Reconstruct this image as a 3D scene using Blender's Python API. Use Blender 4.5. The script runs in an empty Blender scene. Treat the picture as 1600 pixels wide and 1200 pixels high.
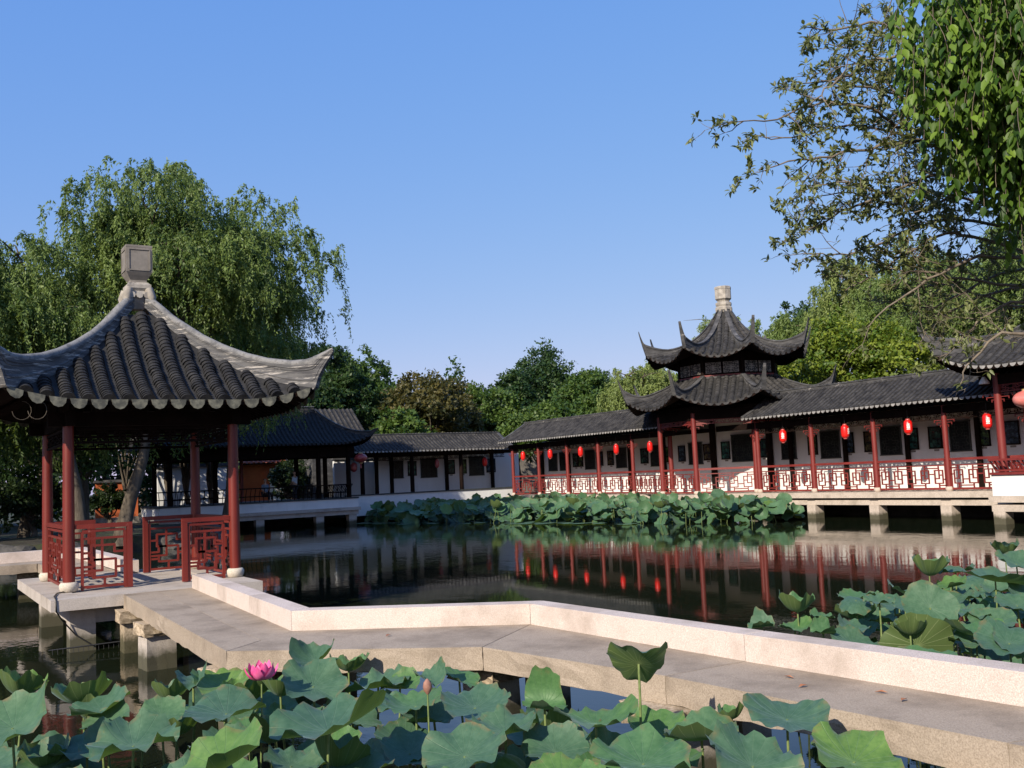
import bpy, math, random
import numpy as np
from mathutils import Vector, Matrix
R = math.radians
random.seed(7); RNG = np.random.default_rng(7)
sc = bpy.context.scene
COL = sc.collection

# ------------------------------------------------------------------ camera
WATER = 0.0
cam_d = bpy.data.cameras.new('camera'); cam = bpy.data.objects.new('camera', cam_d); COL.objects.link(cam)
cam_d.sensor_width = 36.0; cam_d.lens = 36.0*1580/1600; cam_d.clip_start = 0.05; cam_d.clip_end = 4000
th, pitch, roll = R(31.4), R(5.1), R(2.55)
fw = Vector((math.sin(th)*math.cos(pitch), math.cos(th)*math.cos(pitch), math.sin(pitch)))
rt0 = Vector((math.cos(th), -math.sin(th), 0)); up0 = rt0.cross(fw)
rt = rt0*math.cos(roll)-up0*math.sin(roll); up = up0*math.cos(roll)+rt0*math.sin(roll)
m = Matrix((rt, up, -fw)).transposed().to_4x4(); m.translation = Vector((0, 0, 2.35))
cam.matrix_world = m
sc.camera = cam
sc.render.resolution_x = 1024; sc.render.resolution_y = 768

# ------------------------------------------------------------------ light
SUN_AZ = math.atan2(-0.88, -0.475)          # clockwise from +Y
SUN_EL = R(31)
world = bpy.data.worlds.new('World'); sc.world = world; world.use_nodes = True
wn = world.node_tree; wn.nodes.clear()
sky = wn.nodes.new('ShaderNodeTexSky'); sky.sky_type = 'NISHITA'; sky.sun_disc = False
sky.sun_elevation = SUN_EL; sky.sun_rotation = SUN_AZ
sky.air_density = 1.0; sky.dust_density = 0.5; sky.ozone_density = 4.5; sky.altitude = 0
bg = wn.nodes.new('ShaderNodeBackground'); bg.inputs['Strength'].default_value = 0.12
wo = wn.nodes.new('ShaderNodeOutputWorld')
hs = wn.nodes.new('ShaderNodeHueSaturation'); hs.inputs['Saturation'].default_value = 1.18; wn.links.new(sky.outputs[0], hs.inputs['Color']); sp_ = wn.nodes.new('ShaderNodeSeparateColor'); cb_ = wn.nodes.new('ShaderNodeCombineColor'); wn.links.new(hs.outputs[0], sp_.inputs[0])
for ch, (ex, ml) in enumerate(((.62, 1.50), (.42, 1.80), (.12, 4.2))):
    pw_ = wn.nodes.new('ShaderNodeMath'); pw_.operation = 'POWER'; pw_.inputs[1].default_value = ex; wn.links.new(sp_.outputs[ch], pw_.inputs[0])
    mu_ = wn.nodes.new('ShaderNodeMath'); mu_.operation = 'MULTIPLY'; mu_.inputs[1].default_value = ml; wn.links.new(pw_.outputs[0], mu_.inputs[0]); wn.links.new(mu_.outputs[0], cb_.inputs[ch])
wn.links.new(cb_.outputs[0], bg.inputs[0]); wn.links.new(bg.outputs[0], wo.inputs[0])
sun_d = bpy.data.lights.new('sun', 'SUN'); sun_d.energy = 4.8; sun_d.angle = R(0.5); sun_d.color = (1.0, 0.90, 0.76)
sun = bpy.data.objects.new('sun', sun_d); COL.objects.link(sun)
tosun = Vector((math.sin(SUN_AZ)*math.cos(SUN_EL), math.cos(SUN_AZ)*math.cos(SUN_EL), math.sin(SUN_EL)))
sun.rotation_euler = tosun.to_track_quat('Z', 'Y').to_euler()
sun.location = (0, 0, 60)
sc.view_settings.view_transform = 'Standard'; sc.view_settings.look = 'None'
sc.view_settings.exposure = 0.45; sc.view_settings.gamma = 1.0
sc.cycles.max_bounces = 8; sc.cycles.transparent_max_bounces = 8
sc.cycles.diffuse_bounces = 3; sc.cycles.glossy_bounces = 4; sc.cycles.transmission_bounces = 4
sc.cycles.caustics_reflective = False; sc.cycles.caustics_refractive = False
try: sc.cycles.use_denoising = True
except Exception: pass

# ------------------------------------------------------------------ materials
def newmat(name):
    mt = bpy.data.materials.new(name); mt.use_nodes = True
    nt = mt.node_tree; b = nt.nodes['Principled BSDF']
    return mt, nt, b
def N(nt, t, **kw):
    n = nt.nodes.new(t)
    for k, v in kw.items():
        if k in ('operation', 'blend_type', 'data_type', 'attribute_name', 'musgrave_type', 'wave_type', 'bands_direction', 'interpolation'):
            setattr(n, k, v)
        else: n.inputs[k].default_value = v
    return n
def noise(nt, scale, detail=4, rough=.6, coord='Object', stretch=None):
    tc = nt.nodes.new('ShaderNodeTexCoord')
    n = N(nt, 'ShaderNodeTexNoise', Scale=scale, Detail=detail, Roughness=rough)
    if stretch:
        mp = nt.nodes.new('ShaderNodeMapping'); mp.inputs['Scale'].default_value = stretch
        nt.links.new(tc.outputs[coord], mp.inputs[0]); nt.links.new(mp.outputs[0], n.inputs[0])
    else: nt.links.new(tc.outputs[coord], n.inputs[0])
    return n
def ramp(nt, src, stops):
    r = nt.nodes.new('ShaderNodeValToRGB'); e = r.color_ramp.elements
    while len(e) < len(stops): e.new(.5)
    for i, (p, c) in enumerate(stops):
        e[i].position = p; e[i].color = (*c, 1) if len(c) == 3 else c
    nt.links.new(src, r.inputs[0]); return r
def mixc(nt, fac, a, b, mode='MIX'):
    mx = nt.nodes.new('ShaderNodeMixRGB'); mx.blend_type = mode
    for s, v in ((0, fac), (1, a), (2, b)):
        if hasattr(v, 'links'): nt.links.new(v, mx.inputs[s])
        elif isinstance(v, (int, float)): mx.inputs[s].default_value = v
        else: mx.inputs[s].default_value = (*v, 1)
    return mx.outputs[0]
def bump(nt, b, src, strength, dist=.02):
    bp = nt.nodes.new('ShaderNodeBump'); bp.inputs['Strength'].default_value = strength; bp.inputs['Distance'].default_value = dist
    nt.links.new(src, bp.inputs['Height']); nt.links.new(bp.outputs[0], b.inputs['Normal'])
def surf(name, c1, c2, scale=3, rough=.7, detail=5, bmp=.3, bdist=.01, bscale=None, spots=None, spotscale=2, spotlim=(.6, .72), stretch=None, spec=.5, lo=.35, hi=.65):
    mt, nt, b = newmat(name)
    n = noise(nt, scale, detail, stretch=stretch)
    col = ramp(nt, n.outputs[0], [(lo, c1), (hi, c2)]).outputs[0]
    if spots:
        n2 = noise(nt, spotscale, 8, .7, stretch=stretch)
        f = ramp(nt, n2.outputs[0], [(spotlim[0], (0, 0, 0)), (spotlim[1], (1, 1, 1))]).outputs[0]
        col = mixc(nt, f, col, spots)
    nt.links.new(col, b.inputs['Base Color']); b.inputs['Roughness'].default_value = rough
    b.inputs['Specular IOR Level'].default_value = spec
    if bmp:
        n3 = noise(nt, bscale or scale*6, 6, .7)
        bump(nt, b, n3.outputs[0], bmp, bdist)
    return mt
M = {}
M['red'] = surf('red_paint', (.118, .012, .006), (.175, .020, .010), 2.2, .42, bmp=.15, bdist=.004, spots=(.30, .13, .10), spotscale=7, spotlim=(.66, .74), stretch=(1, 1, .35))
M['redfar'] = surf('red_paint_corridor', (.14, .016, .013), (.21, .030, .023), 1.2, .5, bmp=.0, stretch=(1, 1, .35))
M['darkwood'] = surf('dark_timber', (.007, .004, .003), (.015, .008, .006), 3, .85, bmp=.1, spec=.1)
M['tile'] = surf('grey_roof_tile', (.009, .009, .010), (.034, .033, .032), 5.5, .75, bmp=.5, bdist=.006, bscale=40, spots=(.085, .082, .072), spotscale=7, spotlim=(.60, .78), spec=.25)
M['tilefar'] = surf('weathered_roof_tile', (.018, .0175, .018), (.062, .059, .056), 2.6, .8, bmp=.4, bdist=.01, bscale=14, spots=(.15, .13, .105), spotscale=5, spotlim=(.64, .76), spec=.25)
M['pan'] = surf('dark_pan_tile', (.010, .010, .010), (.026, .025, .024), 8, .85, bmp=.5, bdist=.01)
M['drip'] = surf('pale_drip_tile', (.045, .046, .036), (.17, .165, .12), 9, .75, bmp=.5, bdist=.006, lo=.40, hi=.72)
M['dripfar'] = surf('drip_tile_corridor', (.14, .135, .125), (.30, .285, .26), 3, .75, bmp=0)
M['ridge'] = surf('weathered_ridge_plaster', (.042, .042, .046), (.130, .128, .125), 2.4, .8, bmp=.6, bdist=.012, bscale=22, spots=(.42, .39, .35), spotscale=2.6, spotlim=(.535, .62), stretch=(.7, .7, 8))
M['ridgecap'] = surf('pale_worn_ridge_cap', (.10, .10, .10), (.29, .285, .275), 5, .85, bmp=.6, bdist=.01, spots=(.06, .055, .05), spotscale=5, spotlim=(.52, .66))
M['ridgefar'] = surf('dark_ridge_plaster', (.030, .030, .031), (.085, .083, .082), 2.2, .8, bmp=.3, spots=(.40, .37, .34), spotscale=2.2, spotlim=(.62, .70), stretch=(1, 1, 2.2))
M['finial'] = surf('grey_finial_stone', (.15, .135, .115), (.24, .215, .185), 3, .85, bmp=.4, bdist=.006, spots=(.06, .055, .05), spotscale=4, spotlim=(.62, .75))
M['finialpale'] = surf('pale_finial_plaster', (.24, .215, .18), (.42, .385, .33), 5, .8, bmp=.3, spots=(.12, .11, .10), spotscale=6, spotlim=(.6, .7))
def tidemark(nt, col):
    # dark green-brown stain left by the pond a hand's breadth above the water
    ge = nt.nodes.new('ShaderNodeNewGeometry'); se = nt.nodes.new('ShaderNodeSeparateXYZ'); nt.links.new(ge.outputs['Position'], se.inputs[0])
    nz = noise(nt, 3, 5, .7); ad = N(nt, 'ShaderNodeMath', operation='MULTIPLY_ADD'); nt.links.new(nz.outputs[0], ad.inputs[0]); ad.inputs[1].default_value = -.35; nt.links.new(se.outputs[2], ad.inputs[2])
    f = ramp(nt, ad.outputs[0], [(.0, (.9, .9, .9)), (.16, (0, 0, 0))]).outputs[0]
    return mixc(nt, f, col, (.045, .045, .022))
def granite(name, a, b_, scale=160, bmp=.5, stain=(.2, .17, .13)):
    mt, nt, b = newmat(name)
    n = noise(nt, scale, 3, .8); big = noise(nt, 1.7, 6, .65)
    col = ramp(nt, n.outputs[0], [(.36, a), (.60, b_)]).outputs[0]
    f = ramp(nt, big.outputs[0], [(.47, (0, 0, 0)), (.70, (.75, .75, .75))]).outputs[0]
    col = mixc(nt, f, col, stain)
    col = tidemark(nt, col)
    nt.links.new(col, b.inputs['Base Color']); b.inputs['Roughness'].default_value = .85
    b.inputs['Specular IOR Level'].default_value = .2
    n3 = noise(nt, scale*.45, 6, .75); bump(nt, b, n3.outputs[0], bmp, .006)
    return mt
M['kerb'] = granite('pale_granite', (.42, .35, .30), (.68, .585, .52), 130, .7, (.36, .295, .24))
M['deck'] = granite('worn_bridge_slab', (.26, .21, .158), (.40, .33, .255), 90, .6, (.17, .135, .10))
M['rough'] = granite('rough_hewn_stone', (.24, .185, .12), (.48, .39, .28), 22, 1.0, (.12, .085, .05))
M['drum'] = granite('pale_column_base', (.42, .37, .30), (.60, .54, .45), 60, .3, (.40, .36, .28))
M['slab'] = granite('platform_slab', (.34, .30, .26), (.52, .465, .41), 120, .5, (.26, .22, .18))
M['slabfar'] = granite('corridor_slab', (.40, .335, .27), (.56, .48, .40), 30, .2, (.27, .23, .18))
M['white'] = surf('white_plaster', (.64, .64, .62), (.74, .74, .72), .7, .9, bmp=.05, spots=(.50, .49, .46), spotscale=1.0, spotlim=(.58, .85), stretch=(1, 1, .3))
M['darkpane'] = surf('dark_window', (.004, .006, .006), (.014, .020, .017), 5, .35, bmp=0, spec=.3)  # near-black pane painted in for the dim space seen through window openings
M['winframe'] = surf('window_tracery', (.028, .032, .030), (.055, .060, .056), 5, .7, bmp=0)
M['void'] = surf('dark_substructure', (.015, .013, .010), (.05, .043, .033), 1.5, .9, bmp=.4)  # very dark brown for retaining walls, low cross beams and back corridor floor
M['orange'] = surf('orange_plaster', (.42, .095, .03), (.56, .145, .045), .8, .9, bmp=.1, spots=(.25, .08, .04), spotscale=1.5, spotlim=(.6, .75))
M['cable'] = surf('black_cable', (.02, .02, .02), (.03, .03, .03), 3, .5, bmp=0)
M['goldcap'] = surf('bronze_lantern_cap', (.35, .25, .10), (.5, .36, .15), 8, .4, bmp=0)
M['bulb'] = surf('white_lamp_shade', (.62, .60, .55), (.72, .7, .64), 8, .4, bmp=0)
M['mark'] = surf('white_paint_mark', (.75, .72, .70), (.8, .78, .75), 8, .6, bmp=0)
def redlantern(name, c1, c2, gl=.35):
    mt, nt, b = newmat(name)
    n = noise(nt, 3, 2); col = ramp(nt, n.outputs[0], [(.4, c1), (.6, c2)]).outputs[0]
    nt.links.new(col, b.inputs['Base Color']); b.inputs['Roughness'].default_value = gl
    return mt
M['lantern'] = redlantern('red_lantern_cloth', (.62, .010, .008), (.72, .016, .012))
M['lanternold'] = redlantern('faded_lantern_cloth', (.34, .05, .05), (.42, .09, .08), .35)
M['lanternsheen'] = redlantern('pale_red_satin', (.60, .16, .14), (.70, .24, .20), .28)

def leafmat(name, dark, light, trans=.35, tcol=None, rough=.5, spec=.35):
    mt = bpy.data.materials.new(name); mt.use_nodes = True; nt = mt.node_tree
    b = nt.nodes['Principled BSDF']; out = nt.nodes['Material Output']
    at = N(nt, 'ShaderNodeAttribute', attribute_name='rnd')
    col = ramp(nt, at.outputs['Fac'], [(0, dark), (1, light)]).outputs[0]
    nt.links.new(col, b.inputs['Base Color']); b.inputs['Roughness'].default_value = rough
    b.inputs['Specular IOR Level'].default_value = spec
    tr = nt.nodes.new('ShaderNodeBsdfTranslucent')
    tc = mixc(nt, .5, col, tcol or (light[0]*1.6, light[1]*1.5, light[2]*.7))
    nt.links.new(tc, tr.inputs[0])
    mx = nt.nodes.new('ShaderNodeMixShader'); mx.inputs[0].default_value = trans
    nt.links.new(b.outputs[0], mx.inputs[1]); nt.links.new(tr.outputs[0], mx.inputs[2])
    nt.links.new(mx.outputs[0], out.inputs[0]); return mt
M['willow'] = leafmat('willow_foliage', (.044, .088, .018), (.20, .275, .075))
M['willowpale'] = leafmat('pale_willow_foliage', (.080, .130, .030), (.27, .33, .10))
M['broad'] = leafmat('broadleaf_foliage', (.030, .070, .014), (.13, .20, .040))
M['broaddark'] = leafmat('dark_broadleaf_foliage', (.016, .044, .014), (.068, .120, .032))
M['bright'] = leafmat('bright_camphor_foliage', (.065, .125, .014), (.27, .32, .040))
M['rusty'] = leafmat('rust_tinged_foliage', (.045, .055, .018), (.15, .125, .035))
M['nearleaf'] = leafmat('near_branch_foliage', (.075, .090, .030), (.20, .23, .075), .3, spec=.5)
M['creeper'] = leafmat('drooping_creeper_foliage', (.032, .080, .010), (.19, .30, .040), .4)
M['shrub'] = leafmat('bank_shrub_foliage', (.012, .026, .008), (.045, .075, .020))
M['bark'] = surf('grey_brown_bark', (.045, .035, .024), (.13, .105, .075), 6, .9, bmp=.9, bdist=.03, stretch=(1, 1, .25))
M['twig'] = surf('pale_twig', (.11, .085, .060), (.20, .165, .125), 9, .85, bmp=0)

def lotusmat():
    mt = bpy.data.materials.new('lotus_leaf_blade'); mt.use_nodes = True; nt = mt.node_tree
    b = nt.nodes['Principled BSDF']; out = nt.nodes['Material Output']
    uv = N(nt, 'ShaderNodeAttribute', attribute_name='vein')      # x: angle 0..1, y: radius 0..1
    sep = nt.nodes.new('ShaderNodeSeparateXYZ'); nt.links.new(uv.outputs['Vector'], sep.inputs[0])
    mu = N(nt, 'ShaderNodeMath', operation='MULTIPLY'); mu.inputs[1].default_value = 20; nt.links.new(sep.outputs[0], mu.inputs[0])
    fr = N(nt, 'ShaderNodeMath', operation='PINGPONG'); fr.inputs[1].default_value = .5; nt.links.new(mu.outputs[0], fr.inputs[0])
    wdt = N(nt, 'ShaderNodeMath', operation='MULTIPLY'); nt.links.new(fr.outputs[0], wdt.inputs[0]); nt.links.new(sep.outputs[1], wdt.inputs[1])
    vein = ramp(nt, wdt.outputs[0], [(0, (1, 1, 1)), (.035, (0, 0, 0))]).outputs[0]
    oi = nt.nodes.new('ShaderNodeObjectInfo')
    n = noise(nt, 5, 6, .7)
    base = ramp(nt, n.outputs[0], [(.3, (.048, .115, .060)), (.7, (.105, .19, .110))]).outputs[0]
    tint = ramp(nt, oi.outputs['Random'], [(0, (.80, .88, .92)), (.5, (1, 1, .95)), (.78, (.98, 1.12, .70)), (.93, (1.15, 1.2, .6)), (1, (1.7, 1.5, .55))]).outputs[0]
    base = mixc(nt, 1.0, base, tint, 'MULTIPLY')
    n4 = noise(nt, 2.2, 8, .75); sp4 = ramp(nt, n4.outputs[0], [(.64, (0, 0, 0)), (.72, (1, 1, 1))]).outputs[0]
    base = mixc(nt, sp4, base, (.17, .19, .06))
    vh = N(nt, 'ShaderNodeMath', operation='MULTIPLY'); nt.links.new(vein, vh.inputs[0]); vh.inputs[1].default_value = .30
    top = mixc(nt, vh.outputs[0], base, (.16, .26, .15))
    topf = nt.nodes.new('ShaderNodeMixRGB'); topf.inputs[0].default_value = .0
    # browned rim in places
    rim = ramp(nt, sep.outputs[1], [(.84, (0, 0, 0)), (1.0, (1, 1, 1))]).outputs[0]
    n2 = noise(nt, 3.5, 3, .6); pat = ramp(nt, n2.outputs[0], [(.50, (0, 0, 0)), (.70, (1, 1, 1))]).outputs[0]
    rp = mixc(nt, 1.0, rim, pat, 'MULTIPLY')
    top = mixc(nt, rp, top, (.20, .15, .07))
    under = mixc(nt, vein, (.085, .125, .040), (.22, .27, .11))
    geo = nt.nodes.new('ShaderNodeNewGeometry')
    col = mixc(nt, geo.outputs['Backfacing'], top, under)
    nt.links.new(col, b.inputs['Base Color'])
    b.inputs['Roughness'].default_value = .50; b.inputs['Specular IOR Level'].default_value = .32
    b.inputs['Sheen Weight'].default_value = .12; b.inputs['Sheen Roughness'].default_value = .4
    b.inputs['Sheen Tint'].default_value = (.6, .85, 1, 1)
    bp = nt.nodes.new('ShaderNodeBump'); bp.inputs['Strength'].default_value = .35; bp.inputs['Distance'].default_value = .01
    nt.links.new(vein, bp.inputs['Height']); bp.invert = True; nt.links.new(bp.outputs[0], b.inputs['Normal'])
    tr = nt.nodes.new('ShaderNodeBsdfTranslucent'); nt.links.new(mixc(nt, vein, (.16, .26, .03), (.10, .17, .02)), tr.inputs[0])
    mx = nt.nodes.new('ShaderNodeMixShader'); mx.inputs[0].default_value = .22
    nt.links.new(b.outputs[0], mx.inputs[1]); nt.links.new(tr.outputs[0], mx.inputs[2]); nt.links.new(mx.outputs[0], out.inputs[0])
    return mt
M['lotus'] = lotusmat()
M['stem'] = surf('lotus_stem_skin', (.09, .14, .035), (.19, .24, .08), 12, .6, bmp=0)
M['petal'] = surf('pink_petal', (.66, .05, .22), (.86, .20, .42), 7, .5, bmp=0)
M['bud'] = surf('brown_seed_head', (.22, .10, .07), (.36, .19, .13), 12, .7, bmp=.2)
M['drygleaf'] = surf('dry_fallen_leaf', (.30, .11, .05), (.42, .20, .10), 20, .7, bmp=0)

# ------------------------------------------------------------------ mesh builder
class MB:
    def __init__(s): s.v = []; s.f = []; s.sm = []
    def add(s, vs, fs, smooth=False):
        o = len(s.v); s.v.extend([tuple(p) for p in vs])
        for f in fs: s.f.append(tuple(o+i for i in f)); s.sm.append(smooth)
    def hexa(s, p):     # 8 points: bottom loop 0-3 (ccw seen from above), top 4-7
        s.add(p, [(3, 2, 1, 0), (4, 5, 6, 7), (0, 1, 5, 4), (1, 2, 6, 5), (2, 3, 7, 6), (3, 0, 4, 7)])
    def box(s, x0, x1, y0, y1, z0, z1):
        s.hexa([(x0, y0, z0), (x1, y0, z0), (x1, y1, z0), (x0, y1, z0), (x0, y0, z1), (x1, y0, z1), (x1, y1, z1), (x0, y1, z1)])
    def bar(s, a, b, w, h, upv=Vector((0, 0, 1))):   # box between two points; w sideways, h along up
        a = Vector(a); b = Vector(b); d = (b-a).normalized()
        sd = d.cross(upv)
        if sd.length < 1e-4: sd = d.cross(Vector((1, 0, 0)))
        sd.normalize(); u = sd.cross(d).normalized()
        sd *= w/2; u *= h/2
        s.add([a-sd-u, a+sd-u, a+sd+u, a-sd+u, b-sd-u, b+sd-u, b+sd+u, b-sd+u],
              [(0, 1, 2, 3), (7, 6, 5, 4), (0, 4, 5, 1), (1, 5, 6, 2), (2, 6, 7, 3), (3, 7, 4, 0)])
    def prism(s, poly, z0, z1):          # poly ccw (x,y)
        n = len(poly)
        vs = [(x, y, z0) for x, y in poly]+[(x, y, z1) for x, y in poly]
        s.add(vs, [tuple(range(n-1, -1, -1)), tuple(range(n, 2*n))]+[(i, (i+1) % n, n+(i+1) % n, n+i) for i in range(n)])
    def tube(s, pts, rad, n=8, cap=True):
        pts = [Vector(p) for p in pts]; k = len(pts)
        if not hasattr(rad, '__len__'): rad = [rad]*k
        rings = []; prev = None
        for i, p in enumerate(pts):
            d = (pts[min(i+1, k-1)]-pts[max(i-1, 0)]).normalized()
            if prev is None:
                prev = d.orthogonal().normalized()
            a = (prev-d*prev.dot(d)); a = a.normalized() if a.length > 1e-6 else d.orthogonal().normalized()
            prev = a; c = d.cross(a)
            rings.append([p+(a*math.cos(2*math.pi*j/n)+c*math.sin(2*math.pi*j/n))*rad[i] for j in range(n)])
        vs = [q for r_ in rings for q in r_]
        fs = [(i*n+j, i*n+(j+1) % n, (i+1)*n+(j+1) % n, (i+1)*n+j) for i in range(k-1) for j in range(n)]
        s.add(vs, fs, True)
        if cap: s.add(rings[0], [tuple(range(n-1, -1, -1))]); s.add(rings[-1], [tuple(range(n))])
    def lathe(s, cx, cy, prof, n=20, rot=0., smooth=True):     # prof: (r,z) bottom to top
        k = len(prof)
        vs = [(cx+r*math.cos(2*math.pi*j/n+rot), cy+r*math.sin(2*math.pi*j/n+rot), z) for r, z in prof for j in range(n)]
        fs = [(i*n+j, i*n+(j+1) % n, (i+1)*n+(j+1) % n, (i+1)*n+j) for i in range(k-1) for j in range(n)]
        s.add(vs, fs, smooth)
        s.add(vs[:n], [tuple(range(n-1, -1, -1))]); s.add(vs[-n:], [tuple(range(n))])
    def build(s, name, mat, parent=None, loc=None, label=None):
        org = Vector(loc) if loc is not None else (Vector(parent['org']) if parent is not None and 'org' in parent else Vector((0, 0, 0)))
        me = bpy.data.meshes.new(name)
        me.from_pydata([(p[0]-org.x, p[1]-org.y, p[2]-org.z) for p in s.v], [], s.f)
        me.polygons.foreach_set('use_smooth', s.sm)
        me.materials.append(M[mat] if isinstance(mat, str) else mat); me.update()
        return link(name, me, parent, org, label)
def link(name, me, parent=None, org=None, label=None):
    o = bpy.data.objects.new(name, me); COL.objects.link(o)
    org = Vector(org) if org is not None else Vector((0, 0, 0))
    if parent is not None:
        o.parent = parent; o.location = org-world_org(parent)
    else: o.location = org
    o['org'] = tuple(org)
    if label: o['label'] = label
    return o
def world_org(o): return Vector(o['org'])
def thing(name, label, cat, loc=(0, 0, 0), group=None):
    o = bpy.data.objects.new(name, None); COL.objects.link(o); o.location = loc; o['org'] = tuple(loc)
    o.empty_display_size = .2
    o['label'] = label; o['category'] = cat
    if group: o['group'] = group
    return o
def tag(o, label, cat, group=None, kind=None):
    o['label'] = label; o['category'] = cat
    if group: o['group'] = group
    if kind: o['kind'] = kind
    return o
def struct(o, label=None):
    o['kind'] = 'structure'
    if label: o['label'] = label
    return o
def copy_tree(src, loc, rotz=None, scale=None, label=None, parent=None):
    c = src.copy(); COL.objects.link(c)
    if parent is None:
        c.location = loc; c['org'] = tuple(loc)
        if rotz is not None: c.rotation_euler = (0, 0, rotz)
        if scale is not None: c.scale = (scale,)*3 if not hasattr(scale, '__len__') else scale
        if label: c['label'] = label
    else: c.parent = parent
    for ch in list(src.children): copy_tree(ch, None, parent=c)
    return c

# ------------------------------------------------------------------ roofs
def make_slope(O, du, dv, W, uR0, uR1, z0, z1, curve=1.6, lin=.5, liftL=0., liftR=0., span=None, push=.25, pw=2.6):
    """one roof face: O eave corner (x,y), du unit along eave, dv horizontal vector eave->ridge"""
    O = Vector((O[0], O[1])); du = Vector(du); dv = Vector(dv)
    span = span or W/2
    dvn = dv.normalized()
    def lim(v): return uR0*v, W+(uR1-W)*v
    def S(u, v):
        a, b = lim(v)
        z = z0+(z1-z0)*(lin*v+(1-lin)*v**curve)
        l = 0
        sp = min(span, max((b-a)/2, 1e-3))
        if liftL: t = max(0, 1-(u-a)/sp); k = liftL*t**pw*(1-v)**2.2; z += k; l += k
        if liftR: t = max(0, 1-(b-u)/sp); k = liftR*t**pw*(1-v)**2.2; z += k; l += k
        p = O+du*u+dv*v-dvn*(push*l)
        return Vector((p.x, p.y, z))
    return S, lim
def lay_tiles(rolls, pans, drips, S, lim, W, spacing, r, seg, nr=6, pan_t=.1, drip_h=.09, dripw=.40, margin=.0, vstart=0.0, usemax=1.0, boards=None, sag=.03):
    n = max(1, int(round(W/spacing))); sp = W/n
    def vend(u):
        lo, hi = 0., 1.
        a, b = lim(1.)
        if a+margin <= u <= b-margin: return usemax
        for _ in range(18):
            mid = (lo+hi)/2; a, b = lim(mid)
            if a+margin <= u <= b-margin: lo = mid
            else: hi = mid
        return min(lo, usemax)
    # pans: base sheet with thickness
    nv = 14; nu = max(8, int(W/spacing*1.0))
    def sheet(mb, off, flip):
        vs = []; fs = []
        for i in range(nv+1):
            v = usemax*i/nv; a, b = lim(v)
            for j in range(nu+1):
                p = S(a+(b-a)*j/nu, v); p.z += off; vs.append(p)
        for i in range(nv):
            for j in range(nu):
                q = (i*(nu+1)+j, i*(nu+1)+j+1, (i+1)*(nu+1)+j+1, (i+1)*(nu+1)+j)
                fs.append(q[::-1] if flip else q)
        mb.add(vs, fs, True)
    sheet(pans, 0, False)
    if boards is not None:
        sheet(boards, -pan_t, True)
        vs = [S(W*j/nu, 0)+Vector((0, 0, -.004)) for j in range(nu+1)]+[S(W*j/nu, 0)-Vector((0, 0, pan_t)) for j in range(nu+1)]
        boards.add(vs, [(j, j+1+0, nu+2+j, nu+1+j) for j in range(nu)])
    for i in range(n+1):
        u = sp*i
        u = min(max(u, r*.6), W-r*.6)
        ve = vend(u)
        L = (S(u, ve)-S(u, 0)).length
        if L < seg*.8: 
            continue
        k = max(1, int(L/seg)); jit = random.uniform(-.012, .012)
        rings = []
        for t in range(k):
            for e in (0, 1):
                v = ve*(t+e)/k
                p = S(u+jit*math.sin(t*1.3), v); p2 = S(u, min(1, v+.02)); p0 = S(u, max(0, v-.02)); tg = (p2-p0).normalized()
                sd = (S(u+.02, v)-S(u-.02, v)).normalized(); nm = sd.cross(tg).normalized()
                rr = r*(1.10 if e == 0 else .93)*random.uniform(.985, 1.015)
                rings.append([p+sd*(rr*math.cos(math.pi*q/nr))+nm*(rr*math.sin(math.pi*q/nr)*.95+.005) for q in range(nr+1)])
        m_ = nr+1
        vs = [q for g in rings for q in g]
        fs = [(g*m_+q, (g+1)*m_+q, (g+1)*m_+q+1, g*m_+q+1) for g in range(len(rings)-1) for q in range(nr)]
        fs = [f[::-1] for f in fs]
        rolls.add(vs, fs, False)
        rolls.add(rings[0], [tuple(range(m_))])
    if drips is not None:
        for i in range(n):
            u = sp*(i+.5)
            if vend(u) < .02: continue
            p = S(u, 0); sd = (S(min(W, u+.05), 0)-S(max(0, u-.05), 0)).normalized()
            out = sd.cross(Vector((0, 0, 1))).normalized()
            w = sp*dripw
            front = [p+out*.035+sd*(w*math.cos(a))+Vector((0, 0, -drip_h*1.0*math.sin(a)+.015)) for a in [math.pi*q/6 for q in range(7)]]
            tilt = [q+out*(.02*((p.z-q.z)/drip_h)) for q in front]
            back = [q-out*.018 for q in tilt]
            drips.add(tilt+back, [tuple(range(6, -1, -1)), tuple(range(7, 14))]+[(q, q+1, q+8, q+7) for q in range(6)]+[(6, 0, 7, 13)])
def sweep_ridge(mb, pts, hs, w, tipflat=None, base=None, cap=1.15):
    """raised ridge band with moulded cap following pts (base line), heights hs"""
    pts = [Vector(p) for p in pts]; k = len(pts)
    ws = w if hasattr(w, '__len__') else [w]*k
    half = [(1, 0), (1, .22), (.84, .24), (.84, .29), (.96, .31), (.96, .36), (.72, .40), (.72, .68), (.86, .70), (.86, .76), (cap, .80), (cap, .92), (.55, 1.0)]
    prof = half+[(-a_, b_) for a_, b_ in half[::-1]]
    vs = []
    for i, p in enumerate(pts):
        d = pts[min(i+1, k-1)]-pts[max(i-1, 0)]; d.z = 0; d.normalize(); sd = d.cross(Vector((0, 0, 1)))
        for x, z in prof: vs.append(p+sd*(x*ws[i]/2)+Vector((0, 0, z*hs[i])))
    n = len(prof)
    fs = [(i*n+j, i*n+(j+1) % n, (i+1)*n+(j+1) % n, (i+1)*n+j) for i in range(k-1) for j in range(n)]
    fs += [tuple(range(n-1, -1, -1)), tuple((k-1)*n+j for j in range(n))]
    mb.add(vs, fs)
def lerp(a, b, t): return a+(b-a)*t
def interp(t, xs, ys):
    return float(np.interp(t, xs, ys))

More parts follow.
